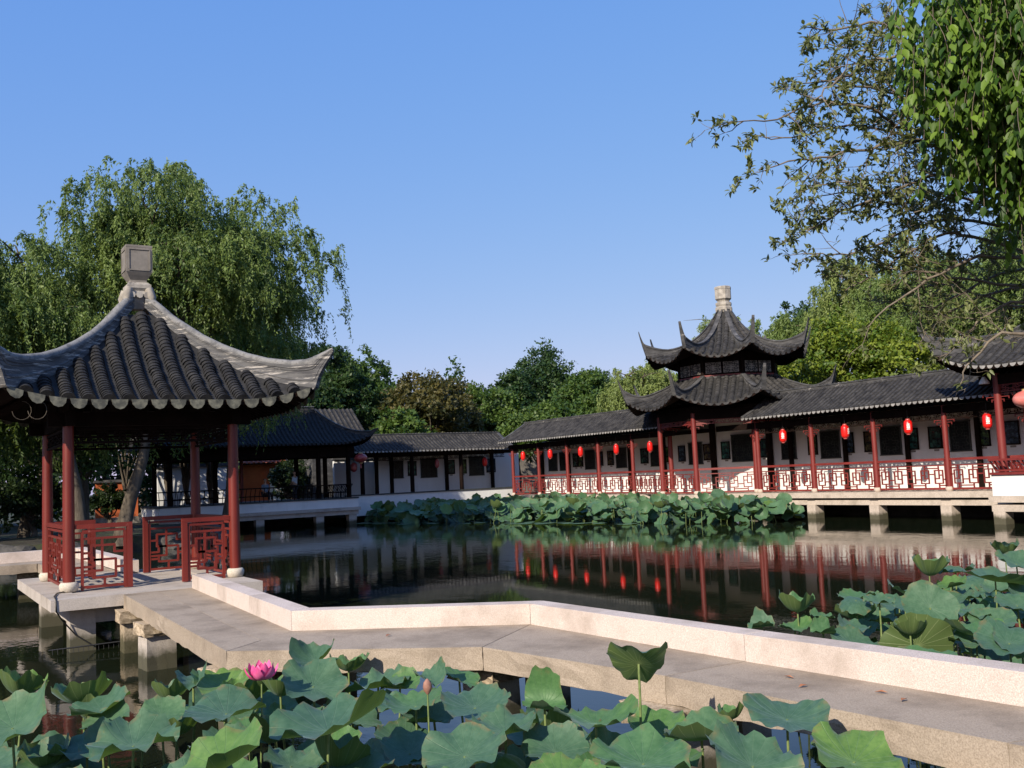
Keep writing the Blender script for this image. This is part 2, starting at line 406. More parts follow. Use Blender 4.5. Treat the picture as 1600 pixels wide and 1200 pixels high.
# ------------------------------------------------------------------ lattices
GRID = [((.22, .2), (.78, .2)), ((.22, .8), (.78, .8)), ((.22, .2), (.22, .8)), ((.78, .2), (.78, .8)), ((.5, .8), (.5, 1)), ((.5, 0), (.5, .2)), ((0, .62), (.22, .62)), ((.78, .38), (1, .38)), ((.22, .42), (.52, .42)), ((.52, .42), (.52, .8)), ((.52, .58), (.78, .58)), ((0, .9), (.5, .9)), ((.5, .1), (1, .1))]
CELL = [((.5, .18), (.5, .82)), ((.2, .5), (.5, .5)), ((.5, .5), (.8, .5)), ((.5, .82), (.8, .82)), ((.2, .18), (.5, .18)),
        ((.8, .5), (.8, .18)), ((.2, .5), (.2, .82)), ((.35, .82), (.35, 1.0)), ((.65, .18), (.65, 0)), ((.2, .66), (0, .66)), ((.8, .34), (1, .34)), ((.2, .82), (.35, .82)), ((.65, .18), (.8, .18))]
def lattice(mb, A, B, z0, z1, nx, nz, bar=.03, dep=.035, cells=CELL, outline=True):
    A = Vector((A[0], A[1], 0)); B = Vector((B[0], B[1], 0)); L = (B-A).length; d = (B-A)/L
    nrm = d.cross(Vector((0, 0, 1)))
    def seg(s0, t0, s1, t1, dd):
        a = A+d*s0+Vector((0, 0, t0)); b = A+d*s1+Vector((0, 0, t1))
        mb.bar(a, b, dd, bar, (d if abs(t1-t0) > abs(s1-s0) else Vector((0, 0, 1))))
    cw = L/nx; ch = (z1-z0)/nz
    for i in range(nx):
        for j in range(nz):
            fl = (i+j) % 2
            for (x0, y0), (x1, y1) in cells:
                if fl: x0, x1 = 1-x0, 1-x1
                hz = abs(y1-y0) < 1e-6
                e = bar/2-.002
                X0, X1, Y0, Y1 = (i+x0)*cw, (i+x1)*cw, z0+(j+y0)*ch, z0+(j+y1)*ch
                if hz:
                    if X0 > X1: X0, X1 = X1, X0
                    lo_, hi_ = min(x0, x1), max(x0, x1)
                    seg(X0-(e if lo_ > 0 else 0), Y0, X1+(e if hi_ < 1 else 0), Y1, dep)
                else: seg(X0, min(Y0, Y1), X1, max(Y0, Y1), dep*.9)
    return mb
def rail_bar(mb, A, B, z, w, h):
    mb.bar((A[0], A[1], z), (B[0], B[1], z), w, h)
def offset(A, B, d0, d1):
    A = Vector((A[0], A[1])); B = Vector((B[0], B[1])); d = (B-A).normalized()
    a = A+d*d0; b = B-d*d1; return (a.x, a.y), (b.x, b.y)
# ------------------------------------------------------------------ setting: ground and water
def ground():
    import bmesh
    pond = [(-14, 26), (-14, 8), (-10, 1.2), (-4, .6), (0.2, .9), (2.6, .2), (5.0, -.6), (7.6, 2.2), (11, 5.0), (18, 9.6), (26, 13.5), (36, 15), (36, 53), (35.6, 57.6),
            (14.0, 57.6), (13.4, 50), (11.5, 44.5), (8.5, 41.4), (5.0, 40.4), (1, 40.9), (-4, 39.5), (-9, 36)]
    pts = []
    k = len(pond)
    for i in range(k):
        a = Vector(pond[i]); b = Vector(pond[(i+1) % k]); n = max(1, int((b-a).length/.8))
        for j in range(n):
            p = a.lerp(b, j/n); pts.append((p.x+random.uniform(-.12, .12), p.y+random.uniform(-.12, .12)))
    bm = bmesh.new()
    def hz(x, y): return .62 if y > 30 and x < 14 else .45
    inner = [bm.verts.new((x, y, hz(x, y)+random.uniform(-.05, .08))) for x, y in pts]
    edges = [bm.edges.new((inner[i], inner[(i+1) % len(inner)])) for i in range(len(inner))]
    outer = []
    for i in range(48):
        a = 2*math.pi*i/48; outer.append(bm.verts.new((10+900*math.cos(a), 30+900*math.sin(a), .6)))
    edges += [bm.edges.new((outer[i], outer[(i+1) % 48])) for i in range(48)]
    bmesh.ops.triangle_fill(bm, use_beauty=True, edges=edges)
    low = [bm.verts.new((v.co.x+random.uniform(-.1, .1), v.co.y+random.uniform(-.1, .1), -.6)) for v in inner]
    for i in range(len(inner)):
        j = (i+1) % len(inner); bm.faces.new((inner[i], inner[j], low[j], low[i]))
    bm.normal_update()
    me = bpy.data.meshes.new('ground'); bm.to_mesh(me); bm.free()
    mt = surf('bank_soil', (.016, .014, .009), (.045, .037, .023), 1.3, .95, bmp=.8, bdist=.05, bscale=5, spots=(.035, .055, .018), spotscale=.6, spotlim=(.45, .6))
    me.materials.append(mt)
    return struct(link('ground', me), 'dark soil bank around the pond reaching to the horizon')
ground()
def water():
    mb = MB(); n = 1
    mb.add([(-60, -20, 0), (70, -20, 0), (70, 90, 0), (-60, 90, 0)], [(0, 1, 2, 3)])
    mt, nt, b = newmat('pond_water')
    b.inputs['Base Color'].default_value = (.010, .014, .007, 1); b.inputs['Specular IOR Level'].default_value = .42
    b.inputs['Roughness'].default_value = .035; b.inputs['IOR'].default_value = 1.33
    tc = nt.nodes.new('ShaderNodeTexCoord')
    n1 = N(nt, 'ShaderNodeTexNoise', Scale=2.1, Detail=4, Roughness=.55)
    mp = nt.nodes.new('ShaderNodeMapping'); mp.inputs['Scale'].default_value = (1.0, .65, 1); mp.inputs['Rotation'].default_value = (0, 0, R(-31))
    nt.links.new(tc.outputs['Object'], mp.inputs[0]); nt.links.new(mp.outputs[0], n1.inputs[0])
    # patches of breeze
    n2 = N(nt, 'ShaderNodeTexNoise', Scale=.09, Detail=3, Roughness=.6); nt.links.new(tc.outputs['Object'], n2.inputs[0])
    am = ramp(nt, n2.outputs[0], [(.42, (.12, .12, .12)), (.62, (1, 1, 1))]).outputs[0]
    n3 = N(nt, 'ShaderNodeTexNoise', Scale=9.0, Detail=3, Roughness=.6); nt.links.new(mp.outputs[0], n3.inputs[0])
    ad = N(nt, 'ShaderNodeMath', operation='MULTIPLY_ADD'); nt.links.new(n3.outputs[0], ad.inputs[0]); ad.inputs[1].default_value = .18; nt.links.new(n1.outputs[0], ad.inputs[2])
    ml = N(nt, 'ShaderNodeMath', operation='MULTIPLY'); nt.links.new(ad.outputs[0], ml.inputs[0]); nt.links.new(am, ml.inputs[1])
    bump(nt, b, ml.outputs[0], .25, .028)
    o = mb.build('water', mt); struct(o, 'dark still pond water with faint ripples')
water()

# ------------------------------------------------------------------ square pavilion on the left
def frieze_mesh(A, B, z0, z1, name, parent, nx, mat='darkwood', nz=1, bar=.022):
    mb = MB(); a, b = offset(A, B, .12, .12)
    lattice(mb, a, b, z0+.02, z1-.02, nx, nz, bar, .03)
    rail_bar(mb, a, b, z0, .045, .04); rail_bar(mb, a, b, z1, .045, .04)
    return mb.build(name, mat, parent)
def near_pavilion():
    cx, cy = 3.63, 18.72; h = 1.31; F = .82
    t = thing('pavilion', 'square red columned pavilion with curved grey tiled roof standing in water at left', 'pavilion', (cx, cy, 0))
    # platform
    mb = MB(); e = 1.30*h+ .0
    x0, x1, y0, y1 = 1.92, 5.05, 16.25, 21.0
    g = .30
    mb.box(x0+.003, x1-.003, y0+g, y1-g, .655, F-.012)
    o = mb.build('floor_slab', 'slab', t)
    mb = MB()
    for (a0, a1, b0, b1) in ((x0, cx-.35, y0, y0+g), (cx-.347, x1, y0, y0+g), (x0, cx+.2, y1-g, y1), (cx+.203, x1, y1-g, y1), (x0, x0+.42, y0+g+.003, y1-g-.003), (x1-.42, x1, y0+g+.003, y1-g-.003)):
        mb.box(a0, a1, b0, b1, .65, F)
    mb.build('edge_stone', 'slab', t)
    mb = MB(); mb.box(2.25, 4.85, 16.62, 16.82, .40, .648); mb.box(2.25, 4.85, 20.3, 20.5, .40, .648); mb.box(2.25, 2.45, 16.83, 20.29, .40, .648); mb.box(4.65, 4.85, 16.83, 20.29, .40, .648)
    mb.build('beam', 'slab', t)
    for (px_, py_) in ((2.22, 16.58), (4.52, 16.58), (2.22, 20.1), (4.52, 20.1)):
        mb = MB(); mb.box(px_, px_+.36, py_, py_+.36, -.5, .645); mb.build('pier', 'slab', t, (px_, py_, 0))
    # columns
    for sx in (-1, 1):
        for sy in (-1, 1):
            x, y = cx+sx*h, cy+sy*h
            mb = MB(); k = 14
            prof = [(.088, F+.13), (.093, F+.25), (.090, 2.0), (.082, 3.62)]
            mb.lathe(x, y, prof, 20); c = mb.build('column', 'red', t, (x, y, F))
            mb = MB(); mb.lathe(x, y, [(.105, F+.002), (.13, F+.015), (.146, F+.075), (.147, F+.115), (.12, F+.15), (.09, F+.152)], 24); mb.build('column_base', 'drum', c, (x, y, F))
    # railings: opening in the front and in the back
    post = .085; zt = 1.86
    def railing(A, B, ends=(True, True), mir=False):
        mb = MB(); a = Vector(A); b = Vector(B); d = (b-a).normalized(); L = (b-a).length
        rail_bar(mb, A, B, zt-.035, .085, .07)
        if ends[0]: q = a+d*post/2; mb.box(q.x-.042, q.x+.042, q.y-.042, q.y+.042, F, zt-.072)
        if ends[1]: q = b-d*post/2; mb.box(q.x-.043, q.x+.043, q.y-.043, q.y+.043, F, zt-.072)
        o = mb.build('railing', 'red', t)
        mb = MB()
        i0, i1 = offset(A, B, .11, .11)
        for z in (F+.05, zt-.11): rail_bar(mb, i0, i1, z, .045, .04)
        for p in (i0, i1): mb.bar((p[0], p[1], F+.0), (p[0], p[1], zt-.13), .05, .042, Vector((d.x, d.y, 0)))
        j0, j1 = offset(A, B, .131, .131); Lp = (Vector(j1)-Vector(j0)).length
        P = [((0, .88), (1, .88)), ((.46, .88), (.46, .745)), ((.19, .745), (.77, .745)), ((.77, .745), (.77, .61)), ((.77, .61), (1, .61)), ((.19, .745), (.19, .475)),
             ((.19, .475), (.46, .475)), ((.46, .475), (.46, .745)), ((0, .61), (.19, .61)), ((0, .35), (.24, .35)), ((.24, .35), (.24, .475)), ((.24, .475), (.80, .475)), ((.80, .475), (.80, .14)), ((.80, .32), (1, .32)),
             ((.24, .14), (.80, .14)), ((.24, .14), (.24, .27)), ((0, .27), (.46, .27)), ((.46, .27), (.46, .475)), ((.52, .14), (.52, 0)), ((0, .20), (.24, .20))]
        nrep = max(1, round(Lp/.72))
        for r_ in range(nrep):
            for (xa, ya), (xb, yb) in P:
                if r_ % 2: xa, xb = 1-xa, 1-xb
                za, zb = F+.07+ya*(zt-.13-F-.07), F+.07+yb*(zt-.13-F-.07)
                pa = Vector((*j0, 0))+Vector((d.x, d.y, 0))*((r_+xa)*Lp/nrep); pb = Vector((*j0, 0))+Vector((d.x, d.y, 0))*((r_+xb)*Lp/nrep)
                pa.z = za; pb.z = zb
                if pa.z > pb.z: pa, pb = pb, pa
                vert = abs(za-zb) > 1e-5
                if vert: mb.bar(pa-Vector((0, 0, .012)), pb+Vector((0, 0, .012)), .030, .036, Vector((d.x, d.y, 0)))
                else: mb.bar(pa, pb, .036, .036)
        mb.build('lattice_panel', 'red', o)
    y0_, y1_ = cy-h, cy+h; xl, xr = cx-h, cx+h
    railing((xl+.085, y0_), (xl+.95, y0_), (False, True)); railing((xr-.88, y0_), (xr-.085, y0_), (True, False))
    railing((xl+.085, y1_), (xl+.80, y1_), (False, True)); railing((xr-.98, y1_), (xr-.085, y1_), (True, False))
    railing((xl, y0_+.085), (xl, y1_-.085), (False, False)); railing((xr, y0_+.085), (xr, y1_-.085), (False, False))
    # head beams and friezes
    mb = MB()
    for y in (y0_, y1_): mb.box(xl-.3, xr+.3, y-.07, y+.07, 3.42, 3.64)
    for x in (xl, xr): mb.box(x-.065, x+.065, y0_-.3, y1_+.3, 3.425, 3.655)
    for x in (xl+.3, cx, xr-.3): mb.box(x-.05, x+.05, y0_+.08, y1_-.08, 3.66, 3.78)
    mb.build('head_beam', 'darkwood', t)
    for A, B in (((xl, y0_), (xr, y0_)), ((xl, y1_), (xr, y1_)), ((xl, y0_), (xl, y1_)), ((xr, y0_), (xr, y1_))):
        frieze_mesh(A, B, 3.16, 3.38, 'frieze', t, 9)
    # roof
    cx, cy = 3.68, 18.88; D = 2.36
    rolls, pans, drips, boards, ridge = MB(), MB(), MB(), MB(), MB()
    hips = []
    for k in range(4):
        a = -math.pi/2+k*math.pi/2; out = Vector((math.cos(a), math.sin(a))); side = Vector((-out.y, out.x))
        O = Vector((cx, cy))+out*D-side*D
        S, lim = make_slope(O, side, -out*(D-.14), 2*D, D-.14, D+.14, 3.76, 5.66, curve=2.0, lin=.50, liftL=.22, liftR=.22, span=1.5, push=.3)
        lay_tiles(rolls, pans, drips, S, lim, 2*D, .295, .100, .088, 8, drip_h=.155, boards=boards, margin=.10, usemax=.93, pan_t=.07, dripw=.42)
        hips.append([S(lim(v)[0], v) for v in [i/26 for i in range(27)]])
        # rafters under the eave
        for i in range(1, 22):
            u = 2*D*i/22
            q = [S(u, v)-Vector((0, 0, .11)) for v in (0.012, .16, .3)]
            lm = lim(.3)
            if lm[0]+.1 < u < lm[1]-.1: boards.tube(q, .032, 5)
    rf = rolls.build('roof', 'tile', t)
    pans.build('pan_tiles', 'pan', rf); drips.build('drip_tiles', 'drip', rf); boards.build('eave_boards', 'darkwood', rf)
    for c in hips:
        rb = MB(); d = (c[0]-c[4]); d.z = 0; d.normalize()
        n = len(c)
        # fin-like hip ridge: base follows the roof, top is a smooth sweep
        xs = [0, .05, .12, .3, .6, 1.0]; hh = [.66, .58, .52, .42, .34, .24]
        pts = []; hs = []; ws = []
        top0 = 4.50
        ctr = Vector((cx, cy, 0)); full = Vector((c[0].x-cx, c[0].y-cy)).length
        # top profile measured along the diagonal: (distance fraction, z)
        prof = [(0.0, 5.86), (.06, 5.78), (.10, 5.70), (.21, 5.38), (.375, 5.01), (.50, 4.79), (.63, 4.61), (.75, 4.49), (.88, 4.42), (.96, 4.42), (1.0, 4.45)]
        for i in range(n-1, -1, -1):
            p = c[i]; fr = Vector((p.x-cx, p.y-cy)).length/full
            zt_ = interp(fr, [q[0] for q in prof], [q[1] for q in prof])
            pts.append(p-Vector((0, 0, .04))); hs.append(max(.16, zt_-p.z+.04)); ws.append(.15)
        # flying tip, stepped
        for e, zb, zt_ in ((.05, 3.98, 4.47), (.11, 4.16, 4.495), (.17, 4.27, 4.53), (.23, 4.37, 4.56), (.30, 4.47, 4.60), (.37, 4.575, 4.635)):
            p = c[0]+d*e; p.z = zb; pts.append(p); hs.append(zt_-zb); ws.append(.17-.28*e)
        sweep_ridge(rb, pts, hs, ws, cap=1.0)
        cb_ = MB(); tp = [p+Vector((0, 0, h_-.012)) for p, h_ in zip(pts, hs)]
        cb_.tube(tp, [max(.02, w_*.5) for w_ in ws], 10); cb_.build('ridge_cap', 'ridgecap', rf)
        rb.build('hip_ridge', 'ridge', rf)
    fb = MB()
    fb.lathe(cx, cy, [(.14, 5.60), (.22, 5.72), (.26, 5.86), (.24, 5.92), (.29, 5.97), (.29, 6.03), (.22, 6.08)], 4, math.pi/4, False)
    for k in range(4):
        a = k*math.pi/2
        for s_ in (-.13, 0, .13):
            c0 = Vector((cx+math.cos(a)*.185-math.sin(a)*s_, cy+math.sin(a)*.185+math.cos(a)*s_, 5.84))
            fb.tube([c0, c0+Vector((math.cos(a)*.05, math.sin(a)*.05, 0))], .06, 8)
        a += math.pi/4
        fb.tube([(cx+math.cos(a)*.24, cy+math.sin(a)*.24, 5.96), (cx+math.cos(a)*.30, cy+math.sin(a)*.30, 5.80), (cx+math.cos(a)*.31, cy+math.sin(a)*.31, 5.68)], [.075, .08, .035], 8)
    f = fb.build('finial_collar', 'finialpale', rf)
    fb = MB()
    fb.lathe(cx, cy, [(.20, 6.08), (.20, 6.12), (.27, 6.20), (.315, 6.26), (.315, 6.70), (.32, 6.705), (.32, 6.745), (.25, 6.755)], 4, math.pi/4, False)
    for k in range(4):   # raised frames round each face of the box
        a = k*math.pi/2; o_ = Vector((math.cos(a), math.sin(a), 0)); s_ = Vector((-o_.y, o_.x, 0)); c0 = Vector((cx, cy, 6.48))+o_*(.315*math.cos(math.pi/4)+.004)
        for p, q in (((-.18, -.19), (.18, -.19)), ((-.18, .19), (.18, .19))): fb.bar(c0+s_*p[0]+Vector((0, 0, p[1])), c0+s_*q[0]+Vector((0, 0, q[1])), .02, .022)
        for x in (-.18, .18): fb.bar(c0+s_*x+Vector((0, 0, -.178)), c0+s_*x+Vector((0, 0, .178)), .018, .022, s_)
    fb.build('finial', 'finial', rf)
    # hanging hooks under the corner
    mb = MB()
    for (ox, oy) in ((-2.1, -2.25), (-1.9, -2.35), (2.2, -2.1)):
        c0 = Vector((cx+ox, cy+oy, 3.72)); mb.tube([c0+Vector((math.sin(a)*.13, 0, -.10+math.cos(a)*.14)) for a in [i*.42 for i in range(12)]], .006, 5)
    mb.build('wire_hooks', 'bark', t)
    return t
near_pavilion()
cb = MB(); cb.tube([(2.3, 17.38, .84), (2.12, 17.2, .835), (2.02, 16.7, .835), (2.0, 16.4, .835), (1.99, 16.24, .82), (1.99, 16.235, .66), (2.1, 16.5, .50), (2.3, 16.57, .25), (2.55, 16.57, .06)], .011, 6)
tag(cb.build('cable', 'cable'), 'thin black cable running down the stone platform corner of the left pavilion', 'cable')
nb = MB(); nb.tube([(1.9, 16.35, .10), (3.0, 16.3, .12), (4.2, 16.3, .12), (5.2, 16.35, .11)], .012, 5)
for i in range(46):
    x = 1.95+i*.07; nb.tube([(x, 16.325, .105), (x, 16.325, .03)], .005, 4, False)
tag(nb.build('netting', 'cable'), 'low black netting strung just above the water beneath the left pavilion', 'netting')

# ------------------------------------------------------------------ zigzag bridge
def strip(mb, outer, inner, z0, z1, gap=.006):
    """slabs between two polylines, one per segment (outer = left side, inner = right side)"""
    for i in range(len(outer)-1):
        a, b, c, d = Vector(outer[i]), Vector(outer[i+1]), Vector(inner[i+1]), Vector(inner[i])
        a, b = a.lerp(b, gap/(b-a).length), b.lerp(a, gap/(b-a).length); d, c = d.lerp(c, gap/(c-d).length), c.lerp(d, gap/(c-d).length)
        mb.prism([tuple(q) for q in (a, d, c, b)] if ((d-a).cross(c-a) > 0) else [tuple(q) for q in (a, b, c, d)], z0, z1)
def rough_block(mb, poly, z0, z1, amp=.02, step=.16):
    """hewn slab: sides subdivided and jittered"""
    n = len(poly); ring = []
    for i in range(n):
        a = Vector(poly[i]); b = Vector(poly[(i+1) % n]); k = max(1, int((b-a).length/step))
        for j in range(k): ring.append(a.lerp(b, j/k))
    m_ = len(ring); ctr = sum(ring, Vector((0, 0)))/m_
    lv = [(z1, 0), (z1-.02, .35), (lerp(z0, z1, .6), 1.), (lerp(z0, z1, .25), 1.), (z0, .5)]
    vs = []
    for z, kk in lv:
        for p in ring:
            d = (p-ctr).normalized(); r_ = random.uniform(-amp, amp)*kk - (0 if kk else 0)
            vs.append((p.x+d.x*r_, p.y+d.y*r_, z+(random.uniform(-.012, .012) if kk else 0)))
    fs = [(i*m_+(j+1) % m_, i*m_+j, (i+1)*m_+j, (i+1)*m_+(j+1) % m_) for i in range(len(lv)-1) for j in range(m_)]
    fs = [f[::-1] for f in fs]
    mb.add(vs, fs); mb.add(vs[:m_], [tuple(range(m_))]); mb.add(vs[-m_:], [tuple(range(m_-1, -1, -1))])
def ccw(p):
    a = sum(p[i][0]*p[(i+1) % len(p)][1]-p[(i+1) % len(p)][0]*p[i][1] for i in range(len(p)))
    return p if a > 0 else p[::-1]
def quad_slab(name, mat, parent, o0, o1, i1, i0, z0, z1, amp=.015):
    mb = MB(); rough_block(mb, ccw([tuple(o0), tuple(o1), tuple(i1), tuple(i0)]), z0, z1, amp); 
    c = [(o0[0]+i1[0])/2, (o0[1]+i1[1])/2, z0]
    return mb.build(name, mat, parent, c)
def front_bridge():
    t = thing('zigzag_bridge', 'low zigzag stone footbridge with pale granite kerb crossing the front of the pond', 'footbridge', (5, 8, 0))
    F = .815
    outer = [(2.92, 16.24), (2.66, 9.72), (4.52, 8.12), (4.88, 6.0), (5.06, 3.4), (5.4, -.8)]
    inner = [(3.93, 16.24), (3.56, 10.50), (5.56, 8.95), (5.69, 6.0), (5.88, 3.2), (6.1, -.8)]
    # two lengthwise slabs on each leg as the joints show
    for i in range(5):
        o0, o1, i0, i1 = map(Vector, (outer[i], outer[i+1], inner[i], inner[i+1]))
        d = (o1-o0).normalized(); g = d*.004
        if i == 0:
            m0, m1 = o0.lerp(i0, .5), o1.lerp(i1, .5); s_ = (i0-o0).normalized()*.004
            quad_slab('deck_slab', 'deck', t, o0, o1-g, m1-g-s_, m0-s_, F-.205, F)
            quad_slab('deck_slab', 'deck', t, m0+s_, m1-g+s_, i1-g, i0, F-.205, F-.002)
        else: quad_slab('deck_slab', 'deck', t, o0+g, o1-g, i1-g, i0+g, F-.205, F-.001*i, .010)
    # kerb blocks standing on the inner edge
    kw = .235
    kin = [(3.93, 16.24), (3.56, 10.50), (5.56, 8.95), (5.69, 6.0), (5.88, 3.2), (6.1, -.8)]
    V = [Vector(p) for p in kin]
    nrm = []
    for i in range(len(V)-1):
        d = (V[i+1]-V[i]).normalized(); nrm.append(Vector((-d.y, d.x)))
    out = [V[0]+nrm[0]*kw]
    for i in range(1, len(V)-1):
        b = (nrm[i-1]+nrm[i]).normalized(); out.append(V[i]+b*(kw/b.dot(nrm[i])))
    out.append(V[-1]+nrm[-1]*kw)
    for i in range(len(V)-1):
        L = (V[i+1]-V[i]).length; k = max(1, round(L/2.0))
        for j in range(k):
            a, b = V[i].lerp(V[i+1], j/k), V[i].lerp(V[i+1], (j+1)/k); c, d = out[i].lerp(out[i+1], (j+1)/k), out[i].lerp(out[i+1], j/k)
            g = (b-a).normalized()*.0025
            mb = MB(); p = ccw([tuple(a+g), tuple(b-g), tuple(c-g), tuple(d+g)])
            z0, z1 = F-.20, F+.205; q = .008; ctr = (a+b+c+d)/4
            ins = [tuple(Vector(v)+(ctr-Vector(v)).normalized()*q) for v in p]
            vs = [(x, y, z0) for x, y in p]+[(x, y, z1-q) for x, y in p]+[(x, y, z1) for x, y in ins]
            mb.add(vs, [(3, 2, 1, 0), (8, 9, 10, 11)]+[(r_+s_, r_+(s_+1) % 4, r_+4+(s_+1) % 4, r_+4+s_) for r_ in (0, 4) for s_ in range(4)])
            mb.build('kerb_stone', 'kerb', t, (ctr.x, ctr.y, z0))
    # piers with rough caps
    for (x, y, w, rot, capw) in ((3.02, 16.0, .17, 0, .42), (2.98, 14.25, .19, .1, .44), (2.95, 10.1, .2, .5, .60), (4.84, 8.55, .19, .3, .55), (5.02, 6.05, .2, .05, .58), (5.22, 3.45, .2, 0, .6)):
        mb = MB(); c, s_ = math.cos(rot), math.sin(rot)
        def sq(w_, x=x, y=y, c=c, s_=s_): return [(x+c*a*w_-s_*b*w_, y+s_*a*w_+c*b*w_) for a, b in ((-1, -1), (1, -1), (1, 1), (-1, 1))]
        rough_block(mb, sq(w), -.5, .445, .012, .12)
        p = mb.build('pier', 'rough' if y > 15 else 'slab', t, (x, y, 0))
        mb = MB(); rough_block(mb, sq(capw/2+.02), .447, .607, .03, .12); mb.build('pier_cap', 'rough', p, (x, y, .45))
        mb = MB(); mb.box(x+.75, x+1.1, y-.15, y+.2, -.5, .44) if y > 9 else mb.box(x+.50, x+.80, y-.15, y+.2, -.5, .44)
        mb.build('pier', 'slab', t, (x+.8, y, 0))
front_bridge()
def back_bridge():
    t = thing('stone_causeway', 'rear stone footbridge leaving the left pavilion towards the far left bank', 'footbridge', (2, 25, 0))
    F = .81
    quad_slab('deck_slab', 'deck', t, (2.75, 21.01), (2.75, 25.55), (3.70, 26.5), (3.70, 21.01), F-.2, F)
    quad_slab('deck_slab', 'deck', t, (-9, 25.9), (-9, 26.9), (3.69, 26.55), (2.74, 25.57), F-.2, F-.002)
    for (a, b) in (((3.70, 20.35), (3.70, 23.3)), ((3.70, 23.31), (3.70, 26.55))):
        mb = MB(); mb.box(a[0], a[0]+.24, a[1], b[1]-.005, F-.2 if a[1] > 22 else F+.013, F+.235); mb.build('kerb_stone', 'kerb', t, (a[0], a[1], F))
    for i in range(4):
        x0 = 3.94-i*3.2; mb = MB(); a = (x0-3.19, 26.553+.025*(i+1)*1.1); mb.prism(ccw([(x0, 26.56), (x0, 26.80), (x0-3.19, 26.82), (x0-3.19, 26.58)]), F-.2, F+.235); mb.build('kerb_stone', 'kerb', t, (x0, 26.7, F))
    for x, y in ((3.3, 23.5), (2.6, 26.2), (-1, 26.3), (-5, 26.4)):
        mb = MB(); rough_block(mb, [(x-.2, y-.2), (x+.2, y-.2), (x+.2, y+.2), (x-.2, y+.2)], -.5, F-.203, .02); mb.build('pier', 'rough', t, (x, y, 0))
back_bridge()

# ------------------------------------------------------------------ covered corridors
FZ = 1.05
def bracket(mb, x, y, d, z, L=.42):
    """stepped lattice bracket beside a column, d = horizontal unit vector"""
    d = Vector((d[0], d[1], 0)); p = Vector((x, y, z))
    for k, (l, zz) in enumerate(((L, 0), (L*.75, -.09), (L*.42, -.18))):
        mb.bar(p+d*.12+Vector((0, 0, zz)), p+d*l+Vector((0, 0, zz)), .03, .025)
    for l, z0_ in ((L, -.0), (L*.75, -.09), (L*.42, -.18)):
        mb.bar(p+d*(l-.012)+Vector((0, 0, z0_-.08)), p+d*(l-.012)+Vector((0, 0, z0_+.005)), .026, .025, d)
def window(parent, A, d, w, z0, z1, nrm, wide=True):
    A = Vector((A[0], A[1], 0)); d = Vector((d[0], d[1], 0)); nrm = Vector((nrm[0], nrm[1], 0))
    mb = MB(); c = A+nrm*.012
    mb.hexa([c+Vector((0, 0, z0))+nrm*0, c+d*w+Vector((0, 0, z0)), c+d*w-nrm*.01+Vector((0, 0, z0)), c-nrm*.01+Vector((0, 0, z0)),
             c+Vector((0, 0, z1)), c+d*w+Vector((0, 0, z1)), c+d*w-nrm*.01+Vector((0, 0, z1)), c-nrm*.01+Vector((0, 0, z1))])
    wn_ = mb.build('window', 'darkpane', parent)
    fb = MB(); f = .05; c2 = A+nrm*.03
    for z in (z0, z1): fb.bar(c2-d*f+Vector((0, 0, z)), c2+d*(w+f)+Vector((0, 0, z)), .06, f)
    for s_ in (0, w): fb.bar(c2+d*s_+Vector((0, 0, z0+.026)), c2+d*s_+Vector((0, 0, z1-.026)), .055, f, d)
    fb.build('window_frame', 'winframe', wn_)
    tb = MB(); a = c2+d*.04; b = c2+d*(w-.04)
    lattice(tb, (a.x, a.y), (b.x, b.y), z0+.04, z1-.04, max(1, round(w/.42)), 3, .016, .02)
    tb.build('tracery', 'winframe', wn_)
PICS = [(.02, .06, .05), (.05, .09, .03), (.03, .05, .08), (.07, .06, .03), (.02, .08, .07)]
def picmat(i):
    key = 'pic%d' % (i % 5)
    if key not in M:
        mt, nt, b = newmat('framed_picture_print'); n = noise(nt, 4+i % 3, 4, .6)
        c = PICS[i % 5]
        col = ramp(nt, n.outputs[0], [(.38, (.006, .010, .012)), (.52, c), (.62, (c[0]*3, c[1]*3, c[2]*2.6)), (.7, (.02, .03, .04))]).outputs[0]
        nt.links.new(col, b.inputs['Base Color']); b.inputs['Roughness'].default_value = .25
        M[key] = mt
    return M[key]
npic = 0
